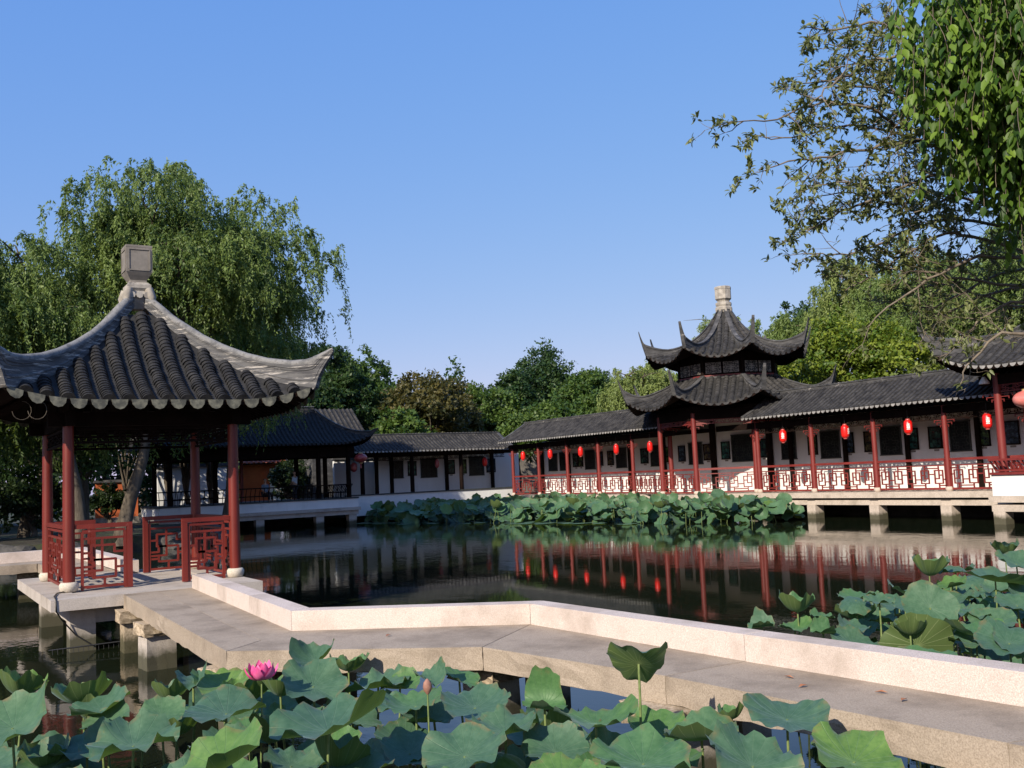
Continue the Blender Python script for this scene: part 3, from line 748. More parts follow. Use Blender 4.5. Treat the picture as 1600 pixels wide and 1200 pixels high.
def picture(A, d, w, z0, z1, nrm, label, group='framed pictures on the corridor wall'):
    global npic
    A = Vector((A[0], A[1], 0)); d = Vector((d[0], d[1], 0)); nrm = Vector((nrm[0], nrm[1], 0))
    mid = A+d*(w/2); t = thing('framed_picture', label, 'picture', (mid.x, mid.y, z0), group)
    mb = MB(); c = A+nrm*.035
    mb.hexa([c+Vector((0, 0, z0)), c+d*w+Vector((0, 0, z0)), c+d*w-nrm*.02+Vector((0, 0, z0)), c-nrm*.02+Vector((0, 0, z0)),
             c+Vector((0, 0, z1)), c+d*w+Vector((0, 0, z1)), c+d*w-nrm*.02+Vector((0, 0, z1)), c-nrm*.02+Vector((0, 0, z1))])
    mb.build('print', picmat(npic), t)
    fb = MB(); c2 = A+nrm*.045
    for z in (z0, z1): fb.bar(c2-d*.03+Vector((0, 0, z)), c2+d*(w+.03)+Vector((0, 0, z)), .045, .05)
    for s_ in (0, w): fb.bar(c2+d*s_+Vector((0, 0, z0+.026)), c2+d*s_+Vector((0, 0, z1-.026)), .04, .05, d)
    fb.build('frame', 'darkwood', t)
    lb = MB(); q = A+d*(w*.3)+nrm*.012; lb.hexa([q+Vector((0, 0, z0-.12)), q+d*w*.4+Vector((0, 0, z0-.12)), q+d*w*.4-nrm*.008+Vector((0, 0, z0-.12)), q-nrm*.008+Vector((0, 0, z0-.12)),
        q+Vector((0, 0, z0-.05)), q+d*w*.4+Vector((0, 0, z0-.05)), q+d*w*.4-nrm*.008+Vector((0, 0, z0-.05)), q-nrm*.008+Vector((0, 0, z0-.05))]); lb.build('caption_plate', 'finial', t)
    npic += 1
def red_column(parent, x, y, z0, z1, r=.10, mat='redfar', base=True, darkfrom=None):
    mb = MB(); mb.lathe(x, y, [(r, z0+(.16 if base else 0)), (r*1.02, z0+.5), (r*.95, z1)], 14); c = mb.build('column', mat, parent, (x, y, z0))
    if base:
        mb = MB(); mb.lathe(x, y, [(r*1.1, z0), (r*1.35, z0+.03), (r*1.45, z0+.09), (r*1.25, z0+.15), (r*1.0, z0+.165)], 14); mb.build('column_base', 'slabfar', c, (x, y, z0))
    return c
def railing_panel(parent, A, B, z0=FZ, top=2.24, mat='redfar', cw=.62):
    a, b = offset(A, B, .11, .11); L = (Vector(b)-Vector(a)).length
    mb = MB(); rail_bar(mb, a, b, top-.045, .10, .09); rail_bar(mb, a, b, z0+.09, .07, .07)
    o = mb.build('railing', mat, parent)
    mb = MB(); d = Vector((*b, 0))-Vector((*a, 0)); d.normalize()
    rail_bar(mb, a, b, top-.26, .05, .04)
    n = max(2, round(L/cw)); lattice(mb, a, b, z0+.126, top-.283, n, 1, .044, .045, GRID)
    for i in (0, n):
        s_ = min(max(L*i/n, .02), L-.02)
        p = Vector((*a, 0))+d*s_
        mb.bar(p+Vector((0, 0, z0+.127)), p+Vector((0, 0, top-.091)), .045, .035, d)
    mb.build('lattice_panel', mat, o)
def corridor_roof(parent, A, B, eave_out, depth, z0, z1, back=True, endcaps=(True, True), tile='tilefar', seg=.2, spacing=.24):
    """A,B: eave line ends (x,y), tiles climb from eave along eave_out*-1"""
    A = Vector(A); B = Vector(B); W = (B-A).length; du = (B-A)/W
    dv = -Vector(eave_out)*depth
    rolls, pans, drips, boards = MB(), MB(), MB(), MB()
    S, lim = make_slope(A, du, dv, W, 0, W, z0, z1, curve=1.5, lin=.7)
    lay_tiles(rolls, pans, drips, S, lim, W, spacing, .062, seg, 5, drip_h=.10, boards=boards, pan_t=.07)
    S2, lim2 = make_slope(B+dv*2, -du, -dv, W, 0, W, z0, z1, curve=1.5, lin=.7)
    if back: lay_tiles(rolls, pans, None, S2, lim2, W, spacing*2, .062, 1.0, 3, boards=boards, pan_t=.07)
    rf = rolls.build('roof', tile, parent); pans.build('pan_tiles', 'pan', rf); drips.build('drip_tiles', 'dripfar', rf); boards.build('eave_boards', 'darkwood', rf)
    rb = MB(); R0, R1 = A+dv, B+dv
    sweep_ridge(rb, [(R0.x, R0.y, z1-.03), ((R0.x+R1.x)/2, (R0.y+R1.y)/2, z1-.03), (R1.x, R1.y, z1-.03)], [.16]*3, .14)
    n = int(W/.22)
    for i in range(n):
        p = A+dv+du*(.1+i*.22); rb.box(p.x-.05, p.x+.05, p.y-.05, p.y+.05, z1+.128, z1+.165)
    rb.build('ridge', 'ridgefar', rf)
    for P_, sg in ((A, -1), (B, 1)):      # verge bands along the gables
        vb = MB(); pts = []
        for v in [i/8 for i in range(9)]: q = S(0 if sg < 0 else W, v); pts.append(Vector((q.x, q.y, q.z-.02))-Vector((du.x, du.y, 0))*sg*.10)
        sweep_ridge(vb, pts, [.13]*9, .2); vb.build('verge', 'ridgefar', rf)
    return rf

def side_corridor(name, label, ys, y_end_lo, y_end_hi, wins, walltop=4.3, roofY=None, water=True):
    X = 32.5
    t = thing('covered_corridor', label, 'corridor', (X, (ys[0]+ys[-1])/2, 0))
    y0, y1 = min(y_end_lo, y_end_hi), max(y_end_lo, y_end_hi)
    mb = MB(); mb.box(32.12, 35.3, y0, y1, .83, FZ); mb.build('floor_slab', 'slabfar', t)
    mb = MB(); mb.box(32.25, 32.5, y0+.01, y1-.01, .55, .75); mb.build('beam', 'slabfar', t)
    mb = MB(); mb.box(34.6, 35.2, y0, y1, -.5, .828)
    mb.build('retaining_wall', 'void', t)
    for y in ys:
        mb = MB(); mb.box(32.2, 32.7, y-.22, y+.22, -.5, .548); mb.build('pier', 'slabfar', t, (32.4, y, 0))
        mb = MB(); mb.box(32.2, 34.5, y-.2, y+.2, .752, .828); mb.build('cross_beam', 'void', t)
        c = red_column(t, X, y, FZ, 4.16)
        for s_ in (-1, 1): bb = MB(); bracket(bb, X, y, (0, s_), 3.62); bb.build('bracket', 'redfar', c)
        mb = MB(); mb.box(34.78, 34.93, y+.22, y+.38, FZ, 4.16); mb.build('wall_post', 'darkwood', t, (34.85, y+.3, FZ))
        mb = MB(); mb.box(32.55, 34.9, y-.06, y+.06, 3.95, 4.13); mb.build('cross_beam', 'darkwood', t)
    mb = MB(); mb.box(X-.09, X+.09, y0+.05, y1-.05, 3.88, 4.14); mb.box(34.75, 34.9, y0+.05, y1-.05, 4.0, 4.2); mb.build('head_beam', 'darkwood', t)
    S = sorted(ys)
    for a, b in zip(S[:-1], S[1:]):
        if b-a < 4.5:
            railing_panel(t, (X, b), (X, a))
            frieze_mesh((X, b), (X, a), 3.66, 3.86, 'frieze', t, 8, 'darkwood')
    w = MB(); w.box(34.95, 35.2, y0, y1, FZ-.001, walltop); w.build('wall', 'white', t)
    for (ya, yb, za, zb) in wins: window(t, (34.95, max(ya, yb)), (0, -1), abs(ya-yb), za, zb, (-1, 0))
    ra, rb_ = roofY
    corridor_roof(t, (31.75, rb_), (31.75, ra), (-1, 0), 2.0, 4.33, 5.42)
    return t
left_c = side_corridor('covered_corridor', 'long covered corridor with red columns between the corner of the pond and the tiered pavilion', [53.55, 50.6, 47.6, 44.6, 41.6], 38.2, 53.9,
    [(54.05, 52.6, 2.4, 3.55) if 0 else (53.2, 52.3, 2.45, 3.5), (51.95, 51.0, 2.45, 3.55), (49.25, 48.3, 2.45, 3.55), (46.2, 45.3, 2.45, 3.55), (43.1, 42.2, 2.45, 3.55), (40.0, 39.0, 2.45, 3.55)], roofY=(38.3, 54.0))
right_c = side_corridor('covered_corridor', 'nearer covered corridor with red lattice railings right of the tiered pavilion', [32.65, 29.55, 26.4, 23.25, 20.1], 18.0, 35.2,
    [(33.56, 32.71, 2.48, 3.85), (31.23, 30.2, 2.44, 3.62), (28.05, 27.05, 2.46, 3.62), (24.78, 23.92, 2.48, 3.63), (21.2, 20.4, 2.46, 3.63)], roofY=(17.5, 32.8))
PL = (-1, 0)
pics = [(54.2+.0, 53.75), (50.5, 50.0), (49.95, 49.5), (47.9, 47.5), (47.0, 46.48), (45.05, 44.72), (43.95, 43.35), (41.9, 41.45), (40.8, 40.3), (38.86, 38.34)]
Lp = ['framed picture at the pond corner end of the far corridor', 'left picture of the second corridor bay from the corner', 'picture right of the second window of the far corridor', 'picture left of the third corridor window',
      'picture right of the third corridor window', 'narrow picture half behind a column in the fourth bay', 'picture between the fourth and fifth windows of the far corridor', 'picture left of the window next to the tiered pavilion',
      'picture just left of the tiered pavilion columns', 'pale figure picture under the tiered pavilion, left of its dark window']
for (a, b), lab in zip(pics[1:], Lp[1:]): picture((34.95, a), (0, -1), a-b, 2.64, 3.42, PL, lab)
pics = [(37.55, 37.0, 'green landscape picture left of the big window under the tiered pavilion'), (34.95, 34.5, 'small picture right of the big window under the tiered pavilion'), (31.95, 31.45, 'dark picture behind the first column of the near corridor'),
        (29.94, 29.44, 'dark picture behind the second lantern of the near corridor'), (28.85, 28.4, 'picture with a white crest left of the second near corridor window'), (26.78, 26.23, 'blue and green picture behind the third lantern of the near corridor'),
        (25.71, 25.15, 'green picture right of the third dark wall post of the near corridor'), (23.66, 23.11, 'blue picture next to the rightmost red lantern'), (22.51, 21.94, 'green picture behind the rightmost tall red column'), (19.9, 19.3, 'picture at the right picture edge of the corridor wall')]
for a, b, lab in pics: picture((34.95, a), (0, -1), a-b, 2.64, 3.47, PL, lab)

# ------------------------------------------------------------------ tiered octagonal pavilion
def tiered_pavilion():
    cx, cy, A0 = 34.4, 36.23, R(152.8)
    t = thing('tiered_pavilion', 'two tiered octagonal pavilion with upswept roof corners and a pale eight sided finial', 'pavilion', (cx, cy, 0))
    def P(r, k, z=None):
        a = A0+k*math.pi/4; v = (cx+r*math.cos(a), cy+r*math.sin(a)); return v if z is None else (*v, z)
    # floor wedge in front of the corridor
    mb = MB(); mb.prism(ccw([P(3.85, 7), P(3.85, 0), P(3.85, 1), P(3.85, 2), (35.2, 33.0), (35.2, 39.5)]), .80, FZ+.006); mb.build('floor_slab', 'slabfar', t)
    mb = MB(); mb.prism(ccw([P(3.4, 7), P(3.4, 0), P(3.4, 1), P(3.4, 2), (35.1, 33.2), (35.1, 39.3)]), .5, .795); mb.build('floor_beam', 'slabfar', t)
    for k in (0, 1, 2, 7):
        x, y = P(3.35, k); mb = MB(); mb.box(x-.2, x+.2, y-.2, y+.2, -.5, .498); mb.build('pier', 'slabfar', t, (x, y, 0))
    for k in (7, 0, 1, 2, 3):
        x, y = P(3.5, k)
        if x < 34.8: 
            c = red_column(t, x, y, FZ+.006, 4.75, .12)
            for kk in (k-1, k+1):
                bb = MB(); o = Vector(P(3.5, kk))-Vector((x, y)); o.normalize(); bracket(bb, x, y, (o.x, o.y), 4.28, .6); bracket(bb, x, y, (o.x, o.y), 4.40, .9); bb.build('bracket', 'redfar', c)
    for k in (0, 1): railing_panel(t, P(3.5, k), P(3.5, k+1), FZ+.006)
    railing_panel(t, P(3.5, 0), (32.5, 41.6))
    mb = MB(); mb.box(34.955, 35.19, 35.21, 38.19, FZ-.001, 4.9); mb.box(34.957, 35.19, 32.9, 35.19, 4.305, 4.9); mb.box(34.957, 35.19, 38.21, 39.8, 4.305, 4.9); mb.build('wall', 'white', t)
    window(t, (34.955, 36.83), (0, -1), 1.45, 2.48, 3.78, (-1, 0))
    for y in (38.04, 34.21): mb = MB(); mb.box(34.70, 34.90, y-.12, y+.12, FZ+.01, 4.7); mb.build('wall_post', 'darkwood', t, (34.8, y, FZ))
    # entablature, upper storey
    mb = MB()
    for k in range(8):
        a, b = Vector(P(3.5, k)), Vector(P(3.5, k+1)); mb.bar((a.x, a.y, 4.66), (b.x, b.y, 4.66), .14, .42)
    mb.lathe(cx, cy, [(3.55, 4.88), (3.55, 5.05), (2.3, 5.3)], 8, A0, False)
    mb.build('entablature', 'darkwood', t)
    for k in range(8): frieze_mesh(P(3.5, k), P(3.5, k+1), 4.26, 4.44, 'frieze', t, 7, 'redfar', bar=.02) if k in (0, 1, 2, 7) else None
    mb = MB(); mb.lathe(cx, cy, [(2.36, 6.0), (2.36, 7.55)], 8, A0, False); body = mb.build('upper_storey', 'darkwood', t)
    for k in range(8):
        a, b = Vector(P(2.38, k)), Vector(P(2.38, k+1)); d = (b-a).normalized(); o_ = Vector((d.y, -d.x))
        if o_.dot((a+b)/2-Vector((cx, cy))) < 0: o_ = -o_
        L = (b-a).length
        mb = MB(); q = a; mb.lathe(a.x, a.y, [(.09, 6.35), (.09, 7.5)], 8); mb.build('corner_post', 'darkwood', body, (a.x, a.y, 6.35))
        pb = MB()
        for s_ in (0, 1):
            c0 = a+d*(.14+s_*(L/2-.1)); w = L/2-.2; zz = (6.62, 7.12)
            q0 = c0+o_*.02
            pb.bar((q0.x, q0.y, (zz[0]+zz[1])/2), ((q0+d*w).x, (q0+d*w).y, (zz[0]+zz[1])/2), .03, zz[1]-zz[0])
        pane = pb.build('window', 'finialpale', body)
        tb = MB()
        for s_ in (0, 1):
            c0 = a+d*(.14+s_*(L/2-.1))+o_*.05; w = L/2-.2
            lattice(tb, (c0.x, c0.y), ((c0+d*w).x, (c0+d*w).y), 6.62, 7.12, 2, 2, .03, .03)
        tb.build('tracery', 'winframe', pane)
        rb = MB(); rb.bar((a.x+o_.x*.05, a.y+o_.y*.05, 6.50), (b.x+o_.x*.05, b.y+o_.y*.05, 6.50), .08, .07); rb.build('sill', 'redfar', body)
    def tier(R_eave, r_top, ze, zt, lift, tip_r, tip_z, fin, name, curve, lin, spacing):
        ap, at_ = R_eave*math.cos(math.pi/8), r_top*math.cos(math.pi/8)
        W = 2*R_eave*math.sin(math.pi/8); wt = 2*r_top*math.sin(math.pi/8)
        rolls, pans, drips, boards = MB(), MB(), MB(), MB(); hips = []
        for k in range(8):
            a0, a1 = A0+k*math.pi/4, A0+(k+1)*math.pi/4; am = (a0+a1)/2
            out = Vector((math.cos(am), math.sin(am))); E0 = Vector((cx+R_eave*math.cos(a0), cy+R_eave*math.sin(a0))); E1 = Vector((cx+R_eave*math.cos(a1), cy+R_eave*math.sin(a1)))
            du = (E1-E0).normalized()
            S, lim = make_slope(E0, du, -out*(ap-at_), W, (W-wt)/2, (W+wt)/2, ze, zt, curve, lin, lift, lift, W*.5, push=.28, pw=2.0)
            lay_tiles(rolls, pans, drips, S, lim, W, spacing, .115, .2, 6, drip_h=.10, boards=boards, margin=.06, pan_t=.10)
            hips.append([S(lim(v)[0], v) for v in [i/14 for i in range(15)]])
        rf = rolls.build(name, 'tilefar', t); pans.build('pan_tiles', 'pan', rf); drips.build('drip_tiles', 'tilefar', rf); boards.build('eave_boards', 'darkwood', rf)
        for k, c in enumerate(hips):
            rb = MB(); pts = []; hs = []; ws = []
            a = A0+k*math.pi/4; d = Vector((math.cos(a), math.sin(a), 0)); n = len(c)
            rc = Vector((c[0].x-cx, c[0].y-cy)).length
            for i in range(n-1, -1, -1):
                v = i/(n-1); v = 1-(n-1-i)/(n-1)
                p = c[i]; v = i/(n-1)
                hh = fin*((.55-.25*max(0, v-.6)/.4)+.45*max(0, 1-v/.30)**1.4)
                pts.append(p-Vector((0, 0, .05))); hs.append(hh); ws.append(.19)
            zb = c[0].z; h0 = hs[-1]
            tr = tip_r-rc
            for e in (.2, .4, .6, .8, 1.0):
                p = c[0]+d*(tr*e**.85); ztop = lerp(zb+h0-.05, tip_z, e**1.5); p.z = lerp(zb, tip_z-.10, e**1.05); pts.append(p); hs.append(max(.09, ztop-p.z)); ws.append(.20-.09*e)
            sweep_ridge(rb, pts, hs, ws); rb.build('hip_ridge', 'ridgefar', rf)
        return rf
    tier(4.95, 2.45, 5.05, 6.42, .52, 5.42, 6.66, .56, 'lower_roof', 1.8, .45, .36)
    up_ = tier(3.85, .28, 7.28, 9.85, .50, 4.28, 8.94, .56, 'upper_roof', 3.2, .30, .34)
    sk = MB(); sk.lathe(cx, cy, [(2.42, 6.32), (2.50, 6.34), (2.50, 6.46), (2.40, 6.47)], 8, A0, False); sk.build('ledge', 'ridgefar', t)
    fb = MB(); fb.lathe(cx, cy, [(.30, 9.62), (.36, 9.80), (.42, 9.86), (.42, 9.98), (.36, 10.02), (.40, 10.10), (.40, 10.2), (.33, 10.24)], 8, A0, False)
    for k in range(8): x, y = P(.36, k); fb.tube([(x, y, 9.9), (x, y, 9.66)], [.07, .05], 6)
    fb.build('finial_collar', 'finialpale', up_)
    fb = MB(); fb.lathe(cx, cy, [(.29, 10.24), (.31, 10.32), (.40, 10.40), (.40, 10.86), (.415, 10.88), (.415, 10.98), (.36, 11.02)], 8, A0, False); fb.build('finial', 'finialpale', up_)
tiered_pavilion()

# ------------------------------------------------------------------ back corridor (along X), wall in shade
def back_corridor():
    Y = 55.2; x0, x1 = 20.5, 33.9
    t = thing('covered_corridor', 'shaded white walled corridor with dark posts at the back of the pond', 'corridor', (27, Y, 0))
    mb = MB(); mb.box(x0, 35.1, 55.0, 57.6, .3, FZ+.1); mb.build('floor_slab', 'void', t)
    lw = MB(); lw.box(22.0, 33.3, 54.82, 55.05, .35, 1.50); o = lw.build('parapet', 'white', t)
    lw = MB(); lw.box(22.0, 33.36, 54.76, 55.10, 1.502, 1.57); lw.build('coping', 'winframe', o)
    w = MB(); w.box(24.9, 35.2, 57.25, 57.45, FZ-.2, 4.15); w.build('wall', 'white', t)
    for x in (23.2, 26.4, 29.75): 
        c = MB(); c.lathe(x, Y, [(.13, 1.15), (.12, 3.95)], 12); c.build('column', 'darkwood', t, (x, Y, 1.15))
    for x in (24.95, 25.95, 29.35+.4, 33.1): c = MB(); c.box(x-.1, x+.1, 57.08, 57.23, 1.15, 4.1); c.build('wall_post', 'darkwood', t, (x, 57.1, 1.1))
    for (a, b, za, zb) in ((26.0+.15, 26.75, 2.43, 3.48), (28.0, 29.1, 2.39, 3.56), (31.45, 32.5, 2.39, 3.6)): window(t, (a, 57.25), (1, 0), b-a, za, zb, (0, -1))
    mb = MB(); mb.box(x0, x1, Y-.08, Y+.08, 3.72, 3.95); mb.build('head_beam', 'darkwood', t)
    for a, b in ((23.2, 26.4), (26.4, 29.75), (29.75, 33.0)): frieze_mesh((a, Y), (b, Y), 3.5, 3.7, 'frieze', t, 8)
    corridor_roof(t, (19.5, 54.4), (33.2, 54.4), (0, -1), 1.9, 4.02, 4.98)
    for (a, b, lab) in ((27.1, 27.65, 'left picture on the shaded back wall beside a dark post'), (29.3+.6, 30.35, 'picture on the shaded back wall right of the left window'), (30.75, 31.2, 'picture on the shaded back wall left of the right window'), (32.72, 33.35, 'rightmost picture on the shaded back wall')):
        picture((a, 57.25), (1, 0), b-a, 2.56, 3.42, (0, -1), lab, 'framed pictures on the shaded back wall')
back_corridor()

# ------------------------------------------------------------------ waterside hall at the back left
def water_hall():
    t = thing('waterside_hall', 'dark open waterside hall with a hipped roof on a white plinth behind the left pavilion', 'hall', (16, 54, 0))
    X0, X1 = 11.2, 21.8
    mb = MB(); mb.box(X0, X1, 52.6, 57.0, .95, 1.42); pl = mb.build('plinth', 'white', t)
    mb = MB(); mb.box(X0-.1, X1+.12, 52.48, 57.1, .78, .948); mb.build('slab', 'slab', pl)
    mb = MB(); mb.box(X0, X1+.02, 52.6, 52.85, .55, .776); mb.build('beam', 'slab', pl)
    mb = MB(); mb.box(X0-.05, X1+.05, 52.55, 57.05, 1.422, 1.49); mb.build('coping', 'winframe', pl)
    for x in (12.9, 16.3, 19.6, 21.5): mb = MB(); mb.box(x-.22, x+.22, 52.65, 53.1, -.5, .548); mb.build('pier', 'slab', t, (x, 52.8, 0))
    for x in (11.8, 15.05, 18.3+1.4, 21.45):
        for y in (53.0, 56.6):
            mb = MB(); mb.lathe(x, y, [(.14, 1.49), (.13, 4.3)], 12); mb.build('column', 'darkwood' if x > 9 else 'redfar', t, (x, y, 1.49))
    for x in (16.0, 16.5): mb = MB(); mb.lathe(x, 56.55, [(.10, 1.49), (.10, 4.3)], 10); mb.build('column', 'redfar', t, (x, 56.6, 1.49))
    mb = MB(); mb.box(X0, X1, 52.92, 53.08, 3.75, 4.3); mb.box(X0, X1, 56.52, 56.68, 3.75, 4.3); mb.box(21.37, 21.53, 53.09, 56.5, 3.75, 4.3); mb.box(11.72, 11.88, 53.09, 56.5, 3.75, 4.3); mb.build('head_beam', 'darkwood', t)
    def seat(A, B, out):
        A = Vector((*A, 0)); B = Vector((*B, 0)); o = Vector((*out, 0)); L = (B-A).length; d = (B-A)/L
        mb = MB(); mb.bar(A+o*.22+Vector((0, 0, 2.20)), B+o*.22+Vector((0, 0, 2.20)), .06, .06); mb.bar(A+Vector((0, 0, 1.78)), B+Vector((0, 0, 1.78)), .3, .05)
        n = int(L/.24)
        for i in range(n+1):
            p = A+d*(L*i/n); mb.bar(p+Vector((0, 0, 1.80)), p+o*.22+Vector((0, 0, 2.18)), .025, .035); mb.bar(p+Vector((0, 0, 1.49)), p+Vector((0, 0, 1.76)), .03, .03, d)
        mb.build('bench_rail', 'darkwood', t)
    seat((11.8, 53.0), (21.45, 53.0), (0, -1)); seat((21.45, 53.05), (21.45, 56.6), (1, 0)); seat((15.2, 56.6), (11.8, 56.6), (0, 1))
    rolls, pans, drips, boards = MB(), MB(), MB(), MB()
    x0, x1, y0, y1 = 10.4, 22.4, 52.1, 57.6; dpt = (y1-y0)/2; ins = 2.2
    faces = [((x0, y0), (1, 0), (0, dpt), x1-x0, ins, x1-x0-ins), ((x1, y0), (0, 1), (-ins, 0), y1-y0, dpt, dpt), ((x1, y1), (-1, 0), (0, -dpt), x1-x0, ins, x1-x0-ins), ((x0, y1), (0, -1), (ins, 0), y1-y0, dpt, dpt)]
    hips = []
    for O, du, dv, W, a, b in faces:
        S, lim = make_slope(O, du, dv, W, a, b, 4.45, 6.42, 1.8, .5, .38, .38, 2.2, push=.3)
        lay_tiles(rolls, pans, drips, S, lim, W, .24, .065, .25, 5, drip_h=.1, boards=boards, margin=.08, pan_t=.09); hips.append([S(lim(i/12)[0], i/12) for i in range(13)])
    rf = rolls.build('roof', 'tile', t); pans.build('pan_tiles', 'pan', rf); drips.build('drip_tiles', 'pan', rf); boards.build('eave_boards', 'darkwood', rf)  # darker tile than the corridor roofs, shade on the hall put into the colour
    for c in hips:
        rb = MB(); pts = [p-Vector((0, 0, .04)) for p in c[::-1]]; hs = [.22+.12*max(0, 1-i/5) for i in range(12, -1, -1)]
        d = c[0]-c[2]; d.z = 0; d.normalize()
        for e in (.12, .26, .40): p = c[0]+d*e; p.z += e*.9; pts.append(p); hs.append(.34-e*.7)
        sweep_ridge(rb, pts, hs, .16); rb.build('hip_ridge', 'ridgefar', rf)
    rb = MB(); sweep_ridge(rb, [(x0+ins, 54.85, 6.36), (16.0, 54.85, 6.36), (x1-ins, 54.85, 6.36)], [.34]*3, .2); rb.build('ridge', 'ridgefar', rf)
water_hall()

# ------------------------------------------------------------------ end pavilion at the right edge
def end_pavilion():
    t = thing('waterside_pavilion', 'red columned pavilion with an upswept roof corner cut by the right picture edge', 'pavilion', (33.5, 17.5, 0))
    cx, cy = 33.7, 17.0
    mb = MB(); mb.box(30.95, 36.5, 13.2, 20.72, .72, .93); mb.build('floor_slab', 'slabfar', t)
    mb = MB(); mb.box(31.0, 31.3, 13.3, 20.66, .42, .64); mb.box(31.301, 36, 20.35, 20.6, .42, .64); mb.build('beam', 'slabfar', t)
    mb = MB(); mb.box(31.05, 36.4, 13.3, 20.62, .932, 1.62); pl = mb.build('plinth', 'white', t)
    for x, y in ((31.0, 20.2), (31.0, 16.9), (31.0, 13.5), (33.4, 20.2)): mb = MB(); mb.box(x, x+.45, y, y+.42, -.5, .418); mb.build('pier', 'slabfar', t, (x, y, 0))
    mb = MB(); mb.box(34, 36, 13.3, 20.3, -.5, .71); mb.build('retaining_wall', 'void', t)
    mb = MB(); mb.box(30.98, 36.45, 13.25, 20.68, 1.624, 1.70); mb.build('seat', 'redfar', pl)
    for (x, y) in ((31.45, 20.4), (31.45, 17.2), (31.45, 14.0), (35.6, 20.2)):
        c = red_column(t, x, y, 1.70, 5.0, .13, base=False)
        for dd in ((0, -1), (0, 1)): bb = MB(); bracket(bb, x, y, dd, 4.30, .55); bb.build('bracket', 'redfar', c)
    A, B = Vector((31.25, 20.55, 0)), Vector((31.25, 13.5, 0)); o = Vector((-1, 0, 0))
    def bench(A, B, o):
        L = (B-A).length; d = (B-A)/L; mb = MB(); mb.bar(A+o*.32+Vector((0, 0, 2.12)), B+o*.32+Vector((0, 0, 2.12)), .09, .07); mb.bar(A+o*.05+Vector((0, 0, 1.76)), B+o*.05+Vector((0, 0, 1.76)), .07, .06)
        n = int(L/.16)
        for i in range(n+1): p = A+d*(L*i/n); mb.bar(p+o*.06+Vector((0, 0, 1.79)), p+o*.31+Vector((0, 0, 2.10)), .03, .045)
        mb.build('bench_rail', 'redfar', t)
    bench(A, B, o); bench(Vector((31.3, 20.5, 0)), Vector((33.0, 20.5, 0)), Vector((0, 1, 0)))
    mb = MB(); mb.box(31.37, 31.53, 13.2, 21.0, 4.62, 4.95); mb.box(31.54, 35.9, 20.32, 20.48, 4.62, 4.95); mb.build('head_beam', 'darkwood', t)
    frieze_mesh((31.45, 20.4), (31.45, 17.2), 4.38, 4.6, 'frieze', t, 8, 'redfar'); frieze_mesh((31.45, 17.2), (31.45, 14.0), 4.38, 4.6, 'frieze', t, 8, 'redfar')
    rolls, pans, drips, boards = MB(), MB(), MB(), MB()
    x0, x1, y0, y1 = 30.25, 37.15, 11.5, 21.75; ins = 3.4; hw = (x1-x0)/2
    hips = []
    for O, du, dv, W, a, b in [((x0, y1), (0, -1), (hw, 0), y1-y0, ins, y1-y0-ins), ((x1, y1), (-1, 0), (0, -ins), x1-x0, hw, hw), ((x0, y0), (1, 0), (0, ins), x1-x0, hw, hw), ((x1, y0), (0, 1), (-hw, 0), y1-y0, ins, y1-y0-ins)]:
        S, lim = make_slope(O, du, dv, W, a, b, 5.16, 7.4, 1.7, .45, .62, .62, 2.4, push=.25)
        lay_tiles(rolls, pans, drips, S, lim, W, .26, .075, .2, 6, drip_h=.11, boards=boards, margin=.08, pan_t=.1); hips.append([S(lim(i/14)[0], i/14) for i in range(15)])
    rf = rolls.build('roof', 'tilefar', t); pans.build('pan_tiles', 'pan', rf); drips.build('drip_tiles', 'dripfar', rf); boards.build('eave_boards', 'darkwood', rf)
    for c in hips:
        rb = MB(); pts = [p-Vector((0, 0, .04)) for p in c[::-1]]; hs = [.34+.30*max(0, 1-i/6) for i in range(14, -1, -1)]
        d = c[0]-c[2]; d.z = 0; d.normalize()
        for e, zb in ((.12, .20), (.28, .50), (.44, .82)): p = c[0]+d*e; p.z += zb; pts.append(p); hs.append(.66-e*1.1)
        sweep_ridge(rb, pts, hs, .16); rb.build('hip_ridge', 'ridgefar', rf)
    mb = MB(); mb.lathe(31.1, 20.62, [(.17, 4.66), (.16, 4.72), (.08, 4.84), (.04, 4.9)], 14); o_ = mb.build('lamp', 'bulb', None, (31.1, 20.62, 4.66)); tag(o_, 'small white lamp shade under the roof corner of the right edge pavilion', 'lamp')
end_pavilion()

